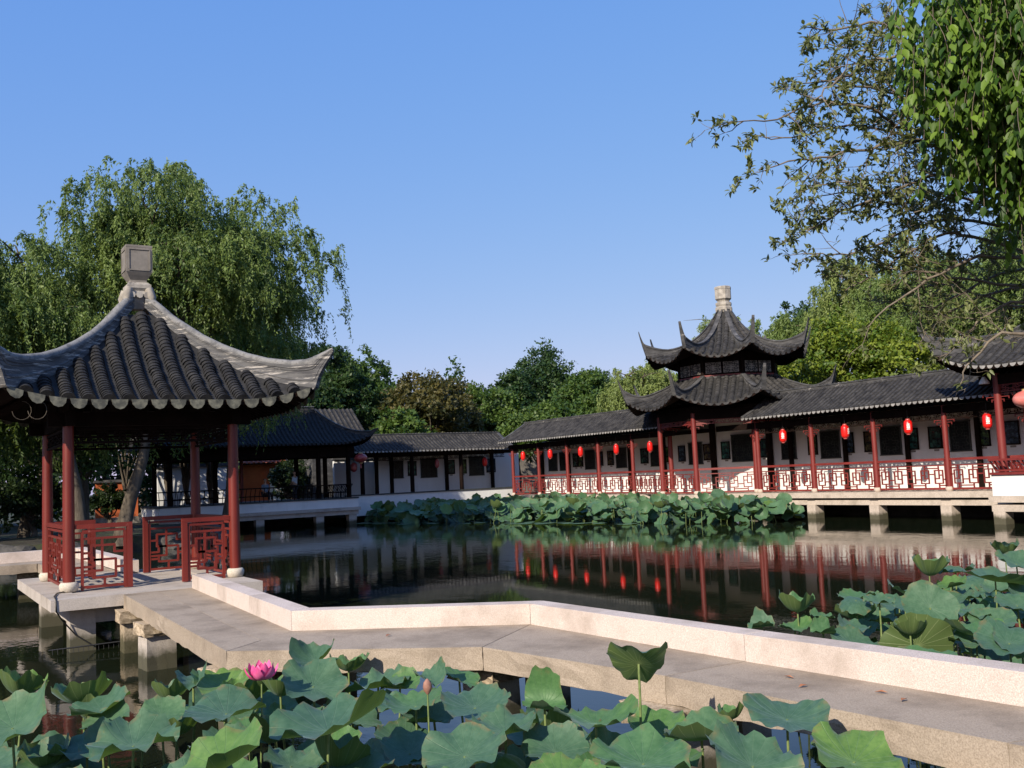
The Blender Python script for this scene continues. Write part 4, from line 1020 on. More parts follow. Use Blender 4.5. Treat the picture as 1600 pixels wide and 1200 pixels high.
# ------------------------------------------------------------------ lanterns
GLYPH = [((-.35, .62), (.35, .62)), ((0, .8), (0, .4)), ((-.4, .35), (.4, .35)), ((-.28, .12), (.28, .12)), ((-.28, .12), (-.28, -.3)), ((.28, .12), (.28, -.3)), ((-.28, -.3), (.28, -.3)), ((-.3, -.1), (.3, -.1)), ((-.4, -.55), (.4, -.55))]
def lantern(x, y, z, label, R_=.165, H=.5, face=(-.75, -.66), glyph=True, old=False, hang=.45, group='red cylinder lanterns hanging along the corridors'):
    t = thing('lantern', label, 'lantern', (x, y, z), group)
    mb = MB(); hh = H/2
    pr = [(R_*.55, z-hh), (R_*.85, z-hh+.04), (R_*.98, z-hh+.11), (R_, z), (R_*.98, z+hh-.11), (R_*.85, z+hh-.04), (R_*.55, z+hh)]
    # ribbed cloth
    n = 16; k = len(pr); mb.lathe(x, y, pr, 24); b = mb.build('shade', 'lanternold' if old else 'lantern', t, (x, y, z))
    mb = MB(); mb.lathe(x, y, [(R_*.5, z+hh), (R_*.5, z+hh+.05), (R_*.2, z+hh+.06)], 12); mb.lathe(x, y, [(R_*.45, z-hh-.045), (R_*.5, z-hh-.002)], 12); mb.build('cap', 'lanternold', t, (x, y, z+hh))
    mb = MB(); mb.tube([(x, y, z+hh+.05), (x, y, z+hh+hang)], .008, 5); mb.build('cord', 'cable', t, (x, y, z+hh))
    if glyph:
        f = Vector((*face, 0)).normalized(); mb = MB()
        for (x0_, z0_), (x1_, z1_) in GLYPH:
            def pt(u, w_):
                a = math.atan2(f.y, f.x)+u*.95; rr = R_*(1.0 if abs(w_) < .5 else .985)+.004
                return Vector((x+rr*math.cos(a), y+rr*math.sin(a), z+w_*H*.33))
            a_, b_ = pt(x0_, z0_), pt(x1_, z1_)
            mid = pt((x0_+x1_)/2, (z0_+z1_)/2)
            mb.bar(a_, mid, .012, .026, f.cross(Vector((0, 0, 1))) if abs(x0_-x1_) < .01 else Vector((0, 0, 1))); mb.bar(mid, b_, .012, .026, f.cross(Vector((0, 0, 1))) if abs(x0_-x1_) < .01 else Vector((0, 0, 1)))
        mb.build('painted_character', 'mark', b)
for y, lab in ((30.93, 'red lantern with a white character hanging right of the tiered pavilion'), (27.61, 'red lantern in the second near corridor bay, its character turned aside'), (24.65, 'red lantern with a clear white character in the third near corridor bay'),
               (21.42, 'rightmost red cylinder lantern, partly behind the tall column')):
    lantern(32.3, y, 3.46, lab, .16, .50, (-.76, -.65) if y != 27.61 else (.2, -1), True, hang=.38)
for y, lab in ((39.9, 'red lantern just left of the tiered pavilion, nearest of the far row'), (42.7, 'second red lantern left of the tiered pavilion'), (45.96, 'middle red lantern of the far corridor row'), (49.03, 'red lantern in the second bay from the pond corner'), (52.0, 'red lantern in the first bay at the pond corner')):
    lantern(32.3, y, 3.42, lab, .145, .47, (-.6, -.8), False, hang=.42)
lantern(31.5, 55.3, 3.2, 'right lantern before the shaded back wall, beside the right window', .16, .48, hang=.5, glyph=False)
lantern(28.15, 55.3, 3.2, 'left dim lantern before the shaded back wall', .14, .42, hang=.5, glyph=False, old=True)
lantern(22.85, 55.6, 3.17, 'red lantern hanging below the round faded lantern by the dark hall', .20, .46, hang=.5, glyph=False, old=True)
def round_lantern(x, y, z, r, label, mat, hang):
    t = thing('round_lantern', label, 'lantern', (x, y, z))
    mb = MB(); n = 12
    prof = [(max(.12, r*math.cos(a)), z+r*.68*math.sin(a)) for a in [math.pi*(i/n-.5)*.96 for i in range(n+1)]]
    k = 24; vs = []; 
    for pr, zz in prof:
        for j in range(k*2): rr = pr*(1.0 if j % 2 else .985); vs.append((x+rr*math.cos(math.pi*j/k), y+rr*math.sin(math.pi*j/k), zz))
    fs = [(i*2*k+j, i*2*k+(j+1) % (2*k), (i+1)*2*k+(j+1) % (2*k), (i+1)*2*k+j) for i in range(n) for j in range(2*k)]
    mb.add(vs, fs, True); mb.build('shade', mat, t, (x, y, z))
    mb = MB(); mb.lathe(x, y, [(.12, z+r*.66), (.12, z+r*.68+.05), (.04, z+r*.68+.06)], 12); mb.lathe(x, y, [(.11, z-r*.68-.05), (.12, z-r*.66)], 12); mb.build('cap', 'goldcap', t, (x, y, z))
    mb = MB(); mb.tube([(x, y, z+r*.68), (x, y, z+r*.68+hang)], .01, 5); mb.build('cord', 'cable', t, (x, y, z))
    mb = MB(); mb.tube([(x, y, z-r*.7), (x, y, z-r*.7-.3)], [.03, .05], 8); mb.build('tassel', mat, t, (x, y, z))
round_lantern(21.95, 52.4, 3.62, .37, 'round faded red lantern at the right end of the dark hall', 'lanternold', .55)
round_lantern(31.05, 19.15, 4.02, .42, 'shiny round red lantern cut by the right picture edge', 'lanternsheen', .5)

# ------------------------------------------------------------------ buildings glimpsed behind
def glimpsed():
    t = thing('orange_building', 'low orange painted building seen through the dark hall', 'building', (22, 76, 0))
    mb = MB(); mb.box(17.5, 24.6, 75, 80, .5, 4.0); mb.build('wall', 'orange', t)
    rolls, pans, boards = MB(), MB(), MB(); S, lim = make_slope((17, 74.5), (1, 0), (0, 3), 8.2, 0, 8.2, 4.02, 5.4, 1.2, .8); lay_tiles(rolls, pans, None, S, lim, 8.2, .35, .09, .4, 4, boards=boards)
    rf = rolls.build('roof', surf('red_roof_tile', (.30, .07, .035), (.5, .14, .07), 3, .8), t); pans.build('pan_tiles', surf('red_pan_tile', (.2, .05, .03), (.3, .08, .04), 3, .8), rf); boards.build('eave_boards', 'darkwood', rf)
    mb = MB(); mb.box(24.0, 24.7, 74.9, 74.99, .5, 3.6); mb.build('corner_pier', 'white', t)
    mb = MB(); mb.box(17.9, 20.6, 74.94, 74.99, 1.6, 3.0); w = mb.build('window', 'darkpane', t)
    mb = MB()
    for x in (17.9, 18.8, 19.7, 20.6): mb.bar((x, 74.92, 1.6), (x, 74.92, 3.0), .03, .06, Vector((1, 0, 0)))
    mb.build('window_frame', 'finialpale', w)
    t = thing('orange_wall', 'short orange wall glimpsed between the trunks behind the left pavilion', 'wall', (12.5, 62, 0))
    mb = MB(); mb.box(9.7, 12.0, 62, 62.3, .5, 2.9); mb.build('panel', 'orange', t); mb = MB(); mb.box(9.6, 12.1, 61.9, 62.4, 2.902, 3.05); mb.build('coping', 'ridgefar', t)
    mb = MB(); mb.box(9.6, 12.1, 61.85, 61.99, .5, .9); mb.build('footing', 'finialpale', t)
    t = thing('white_wall', 'white garden wall lit between dark trunks left of the dark hall', 'wall', (14, 61, 0))
    mb = MB(); mb.box(12.9, 17.6, 61, 61.25, .5, 3.6); mb.build('panel', 'white', t); mb = MB(); mb.box(12.8, 17.7, 60.9, 61.35, 3.602, 3.8); mb.build('coping', 'ridgefar', t)
    t = thing('white_wall', 'sunlit white wall right of the dark hall behind the red lanterns', 'wall', (24, 58.5, 0))
    mb = MB(); mb.box(22.8, 26.0, 58.6, 58.85, .5, 3.7); mb.build('panel', 'white', t); mb = MB(); mb.box(22.7, 26.05, 58.5, 58.95, 3.702, 3.85); mb.build('coping', 'ridgefar', t)
    t = thing('gable_building', 'dark tiled gable peeping above the right end of the hall roof', 'building', (24, 61, 0))
    mb = MB(); xa, xb, ya = 22.0, 25.4, 60.2
    mb.hexa([(xa, ya, .5), (xb, ya, .5), (xb, ya+3.4, .5), (xa, ya+3.4, .5), (xa, ya, 5.5), (xb, ya, 5.5), (xb, ya+3.4, 5.5), (xa, ya+3.4, 5.5)])
    mb.add([(xa, ya, 5.503), (xa, ya+3.4, 5.503), (xa, ya+1.7, 7.2), (xa+.25, ya, 5.503), (xa+.25, ya+3.4, 5.503), (xa+.25, ya+1.7, 7.2)], [(0, 2, 1), (3, 4, 5), (0, 3, 5, 2), (1, 2, 5, 4), (0, 1, 4, 3)])
    mb.build('wall', 'ridgefar', t)
    rolls, pans, boards = MB(), MB(), MB()
    for O, du, dv in (((xa, ya-.3), (1, 0), (0, 2.0)), ((xb, ya+3.7), (-1, 0), (0, -2.0))):
        S, lim = make_slope(O, du, dv, 3.4, 0, 3.4, 5.5, 7.05, 1.2, .8); lay_tiles(rolls, pans, None, S, lim, 3.4, .3, .08, .4, 4, boards=boards)
    rf = rolls.build('roof', 'tilefar', t); pans.build('pan_tiles', 'pan', rf); boards.build('eave_boards', 'darkwood', rf)
    t = thing('grey_building', 'grey wall with a flat dark coping half hidden among the background trees', 'building', (50, 84, 0))
    mb = MB(); mb.box(49.5, 54.5, 84, 90, .5, 9.6); mb.build('wall', 'finial', t); mb = MB(); mb.box(49.3, 54.7, 83.8, 90.2, 9.603, 10.0); mb.build('coping', 'tilefar', t)
    t = thing('white_building', 'white wall showing through the rust tinged trees', 'building', (40, 82, 0))
    mb = MB(); mb.box(36.0, 39.6, 82, 86, .5, 9.2); mb.build('wall', 'white', t); mb = MB(); mb.box(35.8, 39.8, 81.8, 86.2, 9.203, 9.5); mb.build('coping', 'tilefar', t)
glimpsed()
# ------------------------------------------------------------------ foliage
def leaf_object(name, mat, pos, axis, nrm, ln, wd, parent=None, org=None, rnd=None, fold=0.0, oval=False):
    """one mesh of leaf shaped faces"""
    n = len(pos); org = np.array(org if org is not None else (0, 0, 0), float)
    axis = axis/np.maximum(np.linalg.norm(axis, axis=1, keepdims=True), 1e-6)
    side = np.cross(axis, nrm); side /= np.maximum(np.linalg.norm(side, axis=1, keepdims=True), 1e-6)
    up_ = np.cross(side, axis)
    ln = np.broadcast_to(np.asarray(ln, float), (n,))[:, None]; wd = np.broadcast_to(np.asarray(wd, float), (n,))[:, None]
    p = pos-org
    if oval:      # pointed oval blade folded along its midrib and drooping at the tip
        mid = p+axis*ln*.52-up_*wd*.03; tip = p+axis*ln-up_*ln*.16
        def q_(t, s_): return p+axis*ln*t+side*wd*s_+up_*wd*fold
        V = np.stack([p, q_(.16, -.34), q_(.42, -.5), q_(.74, -.30)-up_*ln*.05, tip, q_(.74, .30)-up_*ln*.05, q_(.42, .5), q_(.16, .34), mid], 1).reshape(-1, 3)
        idx = np.arange(n)[:, None]*9; F = np.concatenate([idx+t_ for t_ in ([0, 8, 2, 1], [8, 4, 3, 2], [0, 7, 6, 8], [8, 6, 5, 4])], 1).reshape(-1, 4); k = 4; nf = 4*n
    elif fold:
        V = np.stack([p, p+axis*ln*.42-side*wd*.5+up_*wd*fold, p+axis*ln, p+axis*ln*.42+side*wd*.5+up_*wd*fold], 1).reshape(-1, 3)
        idx = np.arange(n)[:, None]*4; F = np.concatenate([idx+[0, 2, 1], idx+[0, 3, 2]], 1).reshape(-1, 3); k = 3; nf = 2*n
    else:
        V = np.stack([p, p+axis*ln*.45-side*wd*.5, p+axis*ln, p+axis*ln*.45+side*wd*.5], 1).reshape(-1, 3)
        F = np.arange(n*4).reshape(-1, 4); k = 4; nf = n
    me = bpy.data.meshes.new(name)
    me.vertices.add(len(V)); me.vertices.foreach_set('co', V.astype(np.float32).ravel())
    me.loops.add(nf*k); me.loops.foreach_set('vertex_index', F.astype(np.int32).ravel())
    me.polygons.add(nf); me.polygons.foreach_set('loop_start', np.arange(0, nf*k, k, dtype=np.int32))
    try: me.polygons.foreach_set('loop_total', np.full(nf, k, dtype=np.int32))
    except Exception: pass
    me.update(calc_edges=True)
    if rnd is None: rnd = RNG.random(n)
    at = me.attributes.new('rnd', 'FLOAT', 'FACE'); at.data.foreach_set('value', np.repeat(rnd, 4 if oval else 2 if fold else 1).astype(np.float32))
    me.materials.append(M[mat])
    return link(name, me, parent, org)
def unit(n):
    v = RNG.normal(size=(n, 3)); return v/np.linalg.norm(v, axis=1, keepdims=True)
def crown_lobes(c, r, n, flat=.75, seed=0):
    """lobes of an uneven crown"""
    g = np.random.default_rng(seed); out = []
    for i in range(n):
        d = g.normal(size=3); d /= np.linalg.norm(d); d[2] = abs(d[2])*.9-.15 if i % 3 else d[2]
        q = g.uniform(.35, .72); out.append((c+d*r*q, r*g.uniform(.34, .52)))
    out.append((c, r*.62)); return out
def broad_tree(label, x, y, ztop, rx, mat='broad', zbase=.5, clumps=230, per=70, lsize=.26, seed=1, group=None, cat='tree', name='broadleaf_tree', crownbase=.32, ry=None, lobes=13):
    g = np.random.default_rng(seed); H_ = ztop-zbase
    t = thing(name, label, cat, (x, y, zbase), group)
    zc = zbase+H_*(crownbase+1)/2; rz = H_*(1-crownbase)/2
    r = np.array([rx, ry or rx, rz]); c = np.array([x, y, zc])
    L = crown_lobes(c, r, lobes, seed=seed)
    P, A, NN, S, RR = [], [], [], [], []
    w = np.array([np.prod(l[1])**(2/3) for l in L]); w /= w.sum()
    pick = g.choice(len(L), clumps, p=w)
    for i in range(clumps):
        lc, lr = L[pick[i]]
        d = g.normal(size=3); d /= np.linalg.norm(d); d[2] = d[2] if d[2] > -.35 else -d[2]
        cc = lc+d*lr*g.uniform(.72, 1.06); cr = rx*g.uniform(.085, .17)
        k = int(per*g.uniform(.6, 1.3)); dd = g.normal(size=(k, 3)); dd /= np.linalg.norm(dd, axis=1, keepdims=True); dd += d*.45; dd[:, 2] += .2
        P.append(cc+dd*cr*g.uniform(.25, 1.05, size=(k, 1))*np.array([1.15, 1.15, .8])); 
        A.append(g.normal(size=(k, 3))+dd*.6-np.array([0, 0, .35])); NN.append(dd*.9+g.normal(size=(k, 3))*.55+np.array([0, 0, .4]))
        S.append(lsize*g.uniform(.65, 1.25, k)); RR.append(np.clip(g.uniform(0, .75)+g.uniform(-.28, .28, k), 0, 1))
    P, A, NN, S, RR = map(np.concatenate, (P, A, NN, S, RR))
    leaf_object('crown', mat, P, A, NN, S, S*.58, t, (x, y, zbase), RR)
    tb = MB(); r0 = max(.12, H_*.022)
    tb.tube([(x, y, zbase-.1), (x+.1, y, zbase+H_*.15), (x-.1, y+.1, zbase+H_*.35), tuple(c)], [r0*1.4, r0, r0*.8, r0*.4], 9)
    for lc, lr in L[:9]:
        s_ = Vector((x, y, zbase+H_*g.uniform(.18, .4))); e = Vector(lc); mid = s_.lerp(e, .5)+Vector((0, 0, -.2))
        tb.tube([s_, mid, e], [r0*.5, r0*.35, r0*.12], 6)
    tb.build('trunk', 'bark', t)
    return t
def willow_tree(label, base, crown_c, crown_r, mat='willow', strands=1500, per=46, ll=.16, lw=.042, seed=3, trunk=None, slen=(1.2, 3.6), group=None, lobes=15, limbs=12, tr=.24, extra=(), minz=.6, sprout=.5):
    g = np.random.default_rng(seed); x, y, zb = base
    t = thing('willow_tree', label, 'tree', base, group)
    c = np.array(crown_c, float); r = np.array(crown_r, float)
    L = crown_lobes(c, r, lobes, seed=seed+50)+[(np.array(a_, float), np.array(b_, float)) for a_, b_ in extra]
    tops = []
    w = np.array([np.prod(l[1])**(2/3) for l in L]); w /= w.sum(); pick = g.choice(len(L), strands, p=w)
    # strands grow in tufts from shared twig heads
    nt_ = strands//6+1; heads = []
    for i in range(nt_):
        lc, lr = L[g.choice(len(L), p=w)]; d = g.normal(size=3); d /= np.linalg.norm(d); d[2] = abs(d[2])*1.0-.12
        heads.append((lc+d*lr*g.uniform(.6, 1.03), d, g.uniform(0, 1)))
    hi = g.integers(0, nt_, strands)
    P0 = np.array([heads[i][0] for i in hi])+g.normal(size=(strands, 3))*.16
    D = np.array([heads[i][1] for i in hi])+g.normal(size=(strands, 3))*.5; D[:, 2] = 0; D /= np.maximum(np.linalg.norm(D, axis=1, keepdims=True), .01)
    hr = np.array([heads[i][2] for i in hi])
    reach = g.uniform(.15, .6, strands); Ls = g.uniform(slen[0], slen[1], strands); kick = g.uniform(.1, .9, strands)
    s = (np.arange(per)+.5)/per
    T = s[None, :]*Ls[:, None]; hz = reach[:, None]*(1-np.exp(-T/.6)); z = kick[:, None]*np.sin(np.minimum(T/.5, math.pi))*.6-np.maximum(0, T-.35)**1.0*.86
    wob = .10*np.sin(T*2.3+g.uniform(0, 6, (strands, 1)))
    X = P0[:, None, :]+D[:, None, :]*hz[..., None]; X = X.copy(); X[..., 2] += z; X[..., 0] += wob+.05*T; X[..., 1] += wob[::-1]*.7
    X = X.reshape(-1, 3); n = len(X); X += g.normal(size=(n, 3))*.018
    tan = np.repeat(D, per, 0)*np.exp(-T.reshape(-1, 1)/.5)*1.1+np.array([0, 0, -1.0]); ax = tan+g.normal(size=(n, 3))*.62
    keep = X[:, 2] > zb+minz; 
    rnd = np.clip(np.repeat(hr, per)*.7+g.uniform(0, .35, n), 0, 1)
    X, ax, rnd = X[keep], ax[keep], rnd[keep]; n = len(X)
    S = ll*g.uniform(.7, 1.25, n)
    leaf_object('crown', mat, X, ax, g.normal(size=(n, 3))+np.array([-.5, -.5, .6]), S, lw*g.uniform(.8, 1.3, n), t, base, rnd)
    tb = MB()
    path = trunk or [(x, y, zb), (x+.2, y, zb+1.5), tuple(c-np.array([0, 0, r[2]*.5]))]
    k = len(path); tb.tube([(path[0][0], path[0][1], path[0][2]-.2)]+list(path), [tr*1.5]+[lerp(tr*1.15, tr*.55, i/(k-1)) for i in range(k)], 10)
    hub = Vector(path[-1])
    for i in range(limbs):
        lc, lr = L[i % len(L)]; e = Vector(lc)+Vector((g.normal()*.5, g.normal()*.5, lr[2]*.5)); m1 = hub.lerp(e, .35)+Vector((g.normal()*.3, g.normal()*.3, .4)); m2 = hub.lerp(e, .7)+Vector((g.normal()*.3, g.normal()*.3, .5))
        tb.tube([hub, m1, m2, e], [tr*.5, tr*.34, tr*.2, tr*.06], 6)
        for q in range(5):
            s_ = m1.lerp(m2, g.uniform(0, 1)) if q < 2 else m2.lerp(e, g.uniform(0, 1)); e2 = s_+Vector((g.normal()*.8, g.normal()*.8, abs(g.normal())*sprout)); tb.tube([s_, s_.lerp(e2, .5)+Vector((0, 0, .12)), e2], [.045, .028, .008], 4, False)
    tb.build('trunk', 'bark', t)
    return t

# big willows on the left bank
willow_tree('tall spreading willow with two trunks behind the left pavilion', (7.3, 41.2, .5), (9.3, 41.0, 10.2), (6.2, 4.4, 4.9), strands=5600, per=34, seed=11, extra=(((14.5, 40.6, 9.2), (1.6, 1.6, 1.5)), ((14.0, 40.8, 7.4), (1.6, 1.5, 1.3)), ((12.6, 40.6, 13.4), (1.9, 1.6, 1.3)), ((8.6, 40.4, 14.0), (2.2, 1.6, 1.2))), trunk=[(7.3, 41.2, .5), (7.7, 41.3, 2.0), (8.2, 41.3, 3.6), (8.6, 41.3, 6.0)], lobes=24, tr=.27, slen=(.6, 2.0), lw=.05)
willow_tree('willow with pale trunk whose crown is cut by the left picture edge', (5.9, 41.0, .5), (2.4, 40.5, 8.6), (4.6, 4.2, 4.0), strands=3000, per=34, seed=12, trunk=[(5.9, 41.0, .5), (5.75, 41, 2.4), (5.4, 41, 4.2), (4.2, 41, 6.2)], lobes=14, tr=.26, slen=(.7, 2.4), lw=.05)
willow_tree('lower willow hanging over the dark hall roof behind the tall willow', (13.4, 48.6, .5), (13.8, 48.4, 8.8), (5.6, 4.0, 4.2), strands=2900, per=44, seed=13, lobes=12, slen=(1.4, 3.2))
willow_tree('dim willow filling the gap behind the two willow trunks', (4.5, 47.0, .5), (6.0, 46.0, 6.2), (8.5, 3.0, 3.8), strands=3200, per=36, seed=14, lobes=22, slen=(1.0, 3.2), ll=.19, lw=.06, minz=2.9)
broad_tree('dark broadleaf tree at the far left edge behind the willow', 1.0, 49, 13.6, 4.2, 'broaddark', seed=15, clumps=260, per=70)
for i, (x, y, zt, rx, lab) in enumerate([(6.8, 47.6, 13.6, 4.2, 'dark broadleaf tree hidden behind the tall willow crown'), (-5.5, 45.5, 13.0, 4.6, 'dark broadleaf tree left of the left picture edge willow'), (-1.5, 56, 9.5, 4.6, 'dark tree filling the far left horizon'), (2.0, 63, 9.5, 4.6, 'dark tree far behind the left willow trunks'), (-7.5, 58, 10.5, 5.0, 'dark tree beyond the far left bank'), (8.0, 70, 10.5, 4.6, 'dark tree far behind the orange wall'), (-3.0, 66, 9.0, 4.0, 'dark tree beyond the shrubs at the far left'), (12.0, 72, 10.5, 3.8, 'dark tree behind the orange wall'), (17.0, 86, 13.0, 4.4, 'dark tree behind the orange building, left'), (23.5, 86, 12.5, 4.2, 'dark tree behind the ridge of the dark hall')]):
    broad_tree(lab, x, y, zt, rx, 'broaddark', seed=150+i, clumps=240, per=70, crownbase=.06, group='dark trees behind the left bank')
willow_tree('pale green willow just left of the tiered pavilion', (41.5, 52.0, .5), (41.6, 52.0, 7.3), (2.7, 2.7, 2.8), 'willowpale', strands=1100, per=44, seed=16, lobes=9, slen=(1.2, 3.0), ll=.2, lw=.06)
willow_tree('thin feathery willow rising behind the tiered pavilion roof', (44.5, 46.5, .5), (44.5, 46.5, 9.4), (3.2, 2.4, 2.7), 'willowpale', strands=420, per=40, seed=17, lobes=8, slen=(.8, 2.2), ll=.2, lw=.055)
# right bank trees
for i, (x, y, zt, rx, m_, lab, kind) in enumerate([
    (51.5, 48.4, 14.2, 3.2, 'willow', 'willow right behind the tiered pavilion finial, leftmost of the right bank', 'w'),
    (52.0, 43.3, 16.2, 4.4, 'willowpale', 'light green willow above the right slope, second from the tiered pavilion', 'w'),
    (51.0, 36.5, 16.8, 4.8, 'willow', 'tall willow behind the bright camphor on the right bank', 'w'),
    (49.0, 29.0, 16.4, 4.8, 'willow', 'willow behind the near corridor roof at the right', 'w'),
    (46.5, 22.5, 15.2, 4.6, 'willowpale', 'willow behind the right edge pavilion roof', 'w'),
    (56.5, 50.5, 14.6, 2.8, 'broaddark', 'dark broadleaf tree top showing between finial and right willows', 'b')]):
    if kind == 'w': willow_tree(lab, (x, y, .5), (x, y, zt*.60), (rx, rx, zt*.38), m_, strands=2000, per=36, seed=30+i, lobes=14, slen=(1.0, 2.6), ll=.22, lw=.07, group='willows on the right bank')
    else: broad_tree(lab, x, y, zt, rx, m_, seed=30+i, clumps=170)
broad_tree('bright yellow green camphor tree standing right behind the near corridor', 41.8, 33.8, 10.3, 3.5, 'bright', clumps=420, per=70, lsize=.22, seed=41, crownbase=.2, lobes=20)
broad_tree('smaller bright camphor beside the near corridor roof, behind the tiered pavilion', 41.0, 38.6, 8.4, 2.2, 'bright', clumps=170, per=60, lsize=.2, seed=42, crownbase=.2)
# background row
for i, (x, y, zt, rx, m_, lab) in enumerate([
    (25.2, 70, 10.6, 3.0, 'broaddark', 'dark broadleaf tree directly behind the hall roof end'),
    (28.6, 73, 13.0, 2.9, 'broaddark', 'tall dark broadleaf tree just right of the left pavilion roof tip'),
    (31.4, 76, 13.6, 3.2, 'broad', 'tallest green tree left of the gap in the background row'),
    (34.6, 77, 11.2, 2.6, 'broad', 'round green tree sloping down to the gap in the background row'),
    (33.2, 66, 10.2, 3.4, 'rusty', 'rust tinged bushy tree behind the shaded corridor roof'),
    (37.2, 70, 9.8, 3.2, 'rusty', 'second rust tinged tree, right of the first behind the shaded corridor'),
    (41.2, 75, 11.3, 2.0, 'broad', 'narrow pointed green tree in the middle of the background row'),
    (43.4, 72, 9.6, 2.9, 'broad', 'low green tree in front of the pointed one behind the corridor corner'),
    (47.2, 77, 11.6, 3.3, 'broaddark', 'dark green tree left of the highest one in the background row'),
    (51.2, 79, 14.2, 3.9, 'broaddark', 'highest dark green tree in the middle right of the background row'),
    (49.5, 70, 11.0, 3.3, 'broad', 'light green tree in front of the highest one'),
    (54.5, 76, 12.2, 3.4, 'broad', 'green tree right of the highest background tree'),
    (56.5, 72, 11.2, 3.4, 'bright', 'yellowish green round tree above the far corridor roof'),
    (60.5, 72, 10.9, 3.2, 'broad', 'green tree between the far corridor roof and the tiered pavilion'),
    (45.6, 64, 8.0, 2.8, 'broad', 'low dark green bush tree directly over the corridor corner'),
    (40.4, 62, 7.4, 2.6, 'broad', 'low green bush tree over the middle of the shaded corridor roof'),
    (29.5, 63, 7.2, 2.4, 'broad', 'low green bush tree over the left part of the shaded corridor roof')]):
    broad_tree(lab, x, y, zt, rx*1.08, m_, seed=60+i, clumps=230, per=66, lsize=.30, crownbase=.12, group='trees in the background row', lobes=12)
def hedge(label, x0, x1, y, h, seed, mat='shrub'):
    g = np.random.default_rng(seed); n = int((x1-x0)*h*80)
    P = np.stack([g.uniform(x0, x1, n), y+g.normal(0, .6, n), .5+h*g.random(n)**.8*(1+.16*np.sin(g.uniform(x0, x1, n)))], 1); P[:, 2] = .5+(P[:, 2]-.5)*(1+.18*np.sin(P[:, 0]*.7)+.1*np.sin(P[:, 0]*1.9))
    o = leaf_object('hedge', mat, P, g.normal(size=(n, 3)), g.normal(size=(n, 3))+np.array([-.3, -.6, .4]), g.uniform(.3, .55, n), g.uniform(.2, .35, n), None, ((x0+x1)/2, y, .5)); tag(o, label, 'hedge')
hedge('long dark hedge closing the horizon behind the left bank trees', -42, 21, 73, 7.5, 201, 'broaddark')
hedge('dark hedge behind the background tree row', 21, 66, 88, 9.5, 202, 'broaddark')
# shrubs on the dark left bank
for i, (x, y, zt, rx, lab) in enumerate([
    (-1.5, 42.5, 4.8, 2.8, 'dark shrub on the left bank at the left picture edge'), (2.0, 44.0, 3.6, 2.4, 'dark shrub on the bank left of the pale willow trunk'),
    (9.7, 58.0, 2.9, 1.0, 'leafy shrub covering the left half of the short orange wall'), (4.8, 46.5, 3.0, 1.7, 'dark shrub between the willow trunks and the left shrubs'),
    (20.6, 60.5, 4.2, 1.3, 'green shrub seen through the hall beside the orange building'), (22.4, 62.5, 4.6, 1.5, 'green shrub seen through the hall behind the standing person'), (27.2+-5.6, 63, 4.4, 1.4, 'shrub in front of the sunlit white wall')]):
    broad_tree(lab, x, y, zt, rx, 'shrub', zbase=.45, seed=90+i, clumps=110, per=60, lsize=.17, cat='shrub', name='shrub', crownbase=.02, group='shrubs on the left bank')
# thin dark trunks before the white wall
for i, (x, y, lab) in enumerate([(12.9, 56.3+2, 'slim dark trunk at the left end of the white garden wall'), (13.9, 58.4, 'slim dark trunk crossing the white garden wall'), (15.2, 58.2, 'slim dark trunk at the right part of the white garden wall'), (10.9, 59.5, 'slim dark trunk before the orange wall')]):
    broad_tree(lab, x, y, 7.2, 1.7, 'broaddark', zbase=.5, seed=110+i, clumps=60, per=50, lsize=.2, crownbase=.45, group='slim trees behind the left bank')

# ------------------------------------------------------------------ bank rocks
def rock(x, y, s, lab, seed):
    g = np.random.default_rng(seed); import bmesh
    bm = bmesh.new(); bmesh.ops.create_icosphere(bm, subdivisions=3, radius=1)
    for v in bm.verts:
        n = v.co.copy(); f = 1+.22*math.sin(n.x*3+seed)+.18*math.sin(n.y*4.3+seed*2)+.14*math.sin(n.z*5+n.x*4)
        v.co = Vector((n.x*s*1.3*f, n.y*s*f, n.z*s*.62*f))
    me = bpy.data.meshes.new('rock'); bm.to_mesh(me); bm.free(); me.materials.append(M['rockm'])
    o = link('rock', me, None, (x, y, .15)); o.rotation_euler = (0, 0, g.uniform(0, 6)); tag(o, lab, 'rock', 'rocks along the left bank')
M['rockm'] = surf('bank_rock', (.045, .042, .036), (.12, .11, .095), 1.6, .9, bmp=.9, bdist=.05)
for i, (x, y, s, lab) in enumerate([(1.2, 39.9, .75, 'grey rock on the left bank nearest the left picture edge'), (3.4, 40.4, .9, 'large grey rock on the left bank left of the red columns'), (5.6, 40.2, .6, 'grey rock under the pale willow trunk'), (9.6, 42.3, .7, 'grey rock right of the leaning willow trunk'), (12.0, 45.4, .8, 'grey rock at the waterline near the hall')]): rock(x, y, s, lab, 5+i)

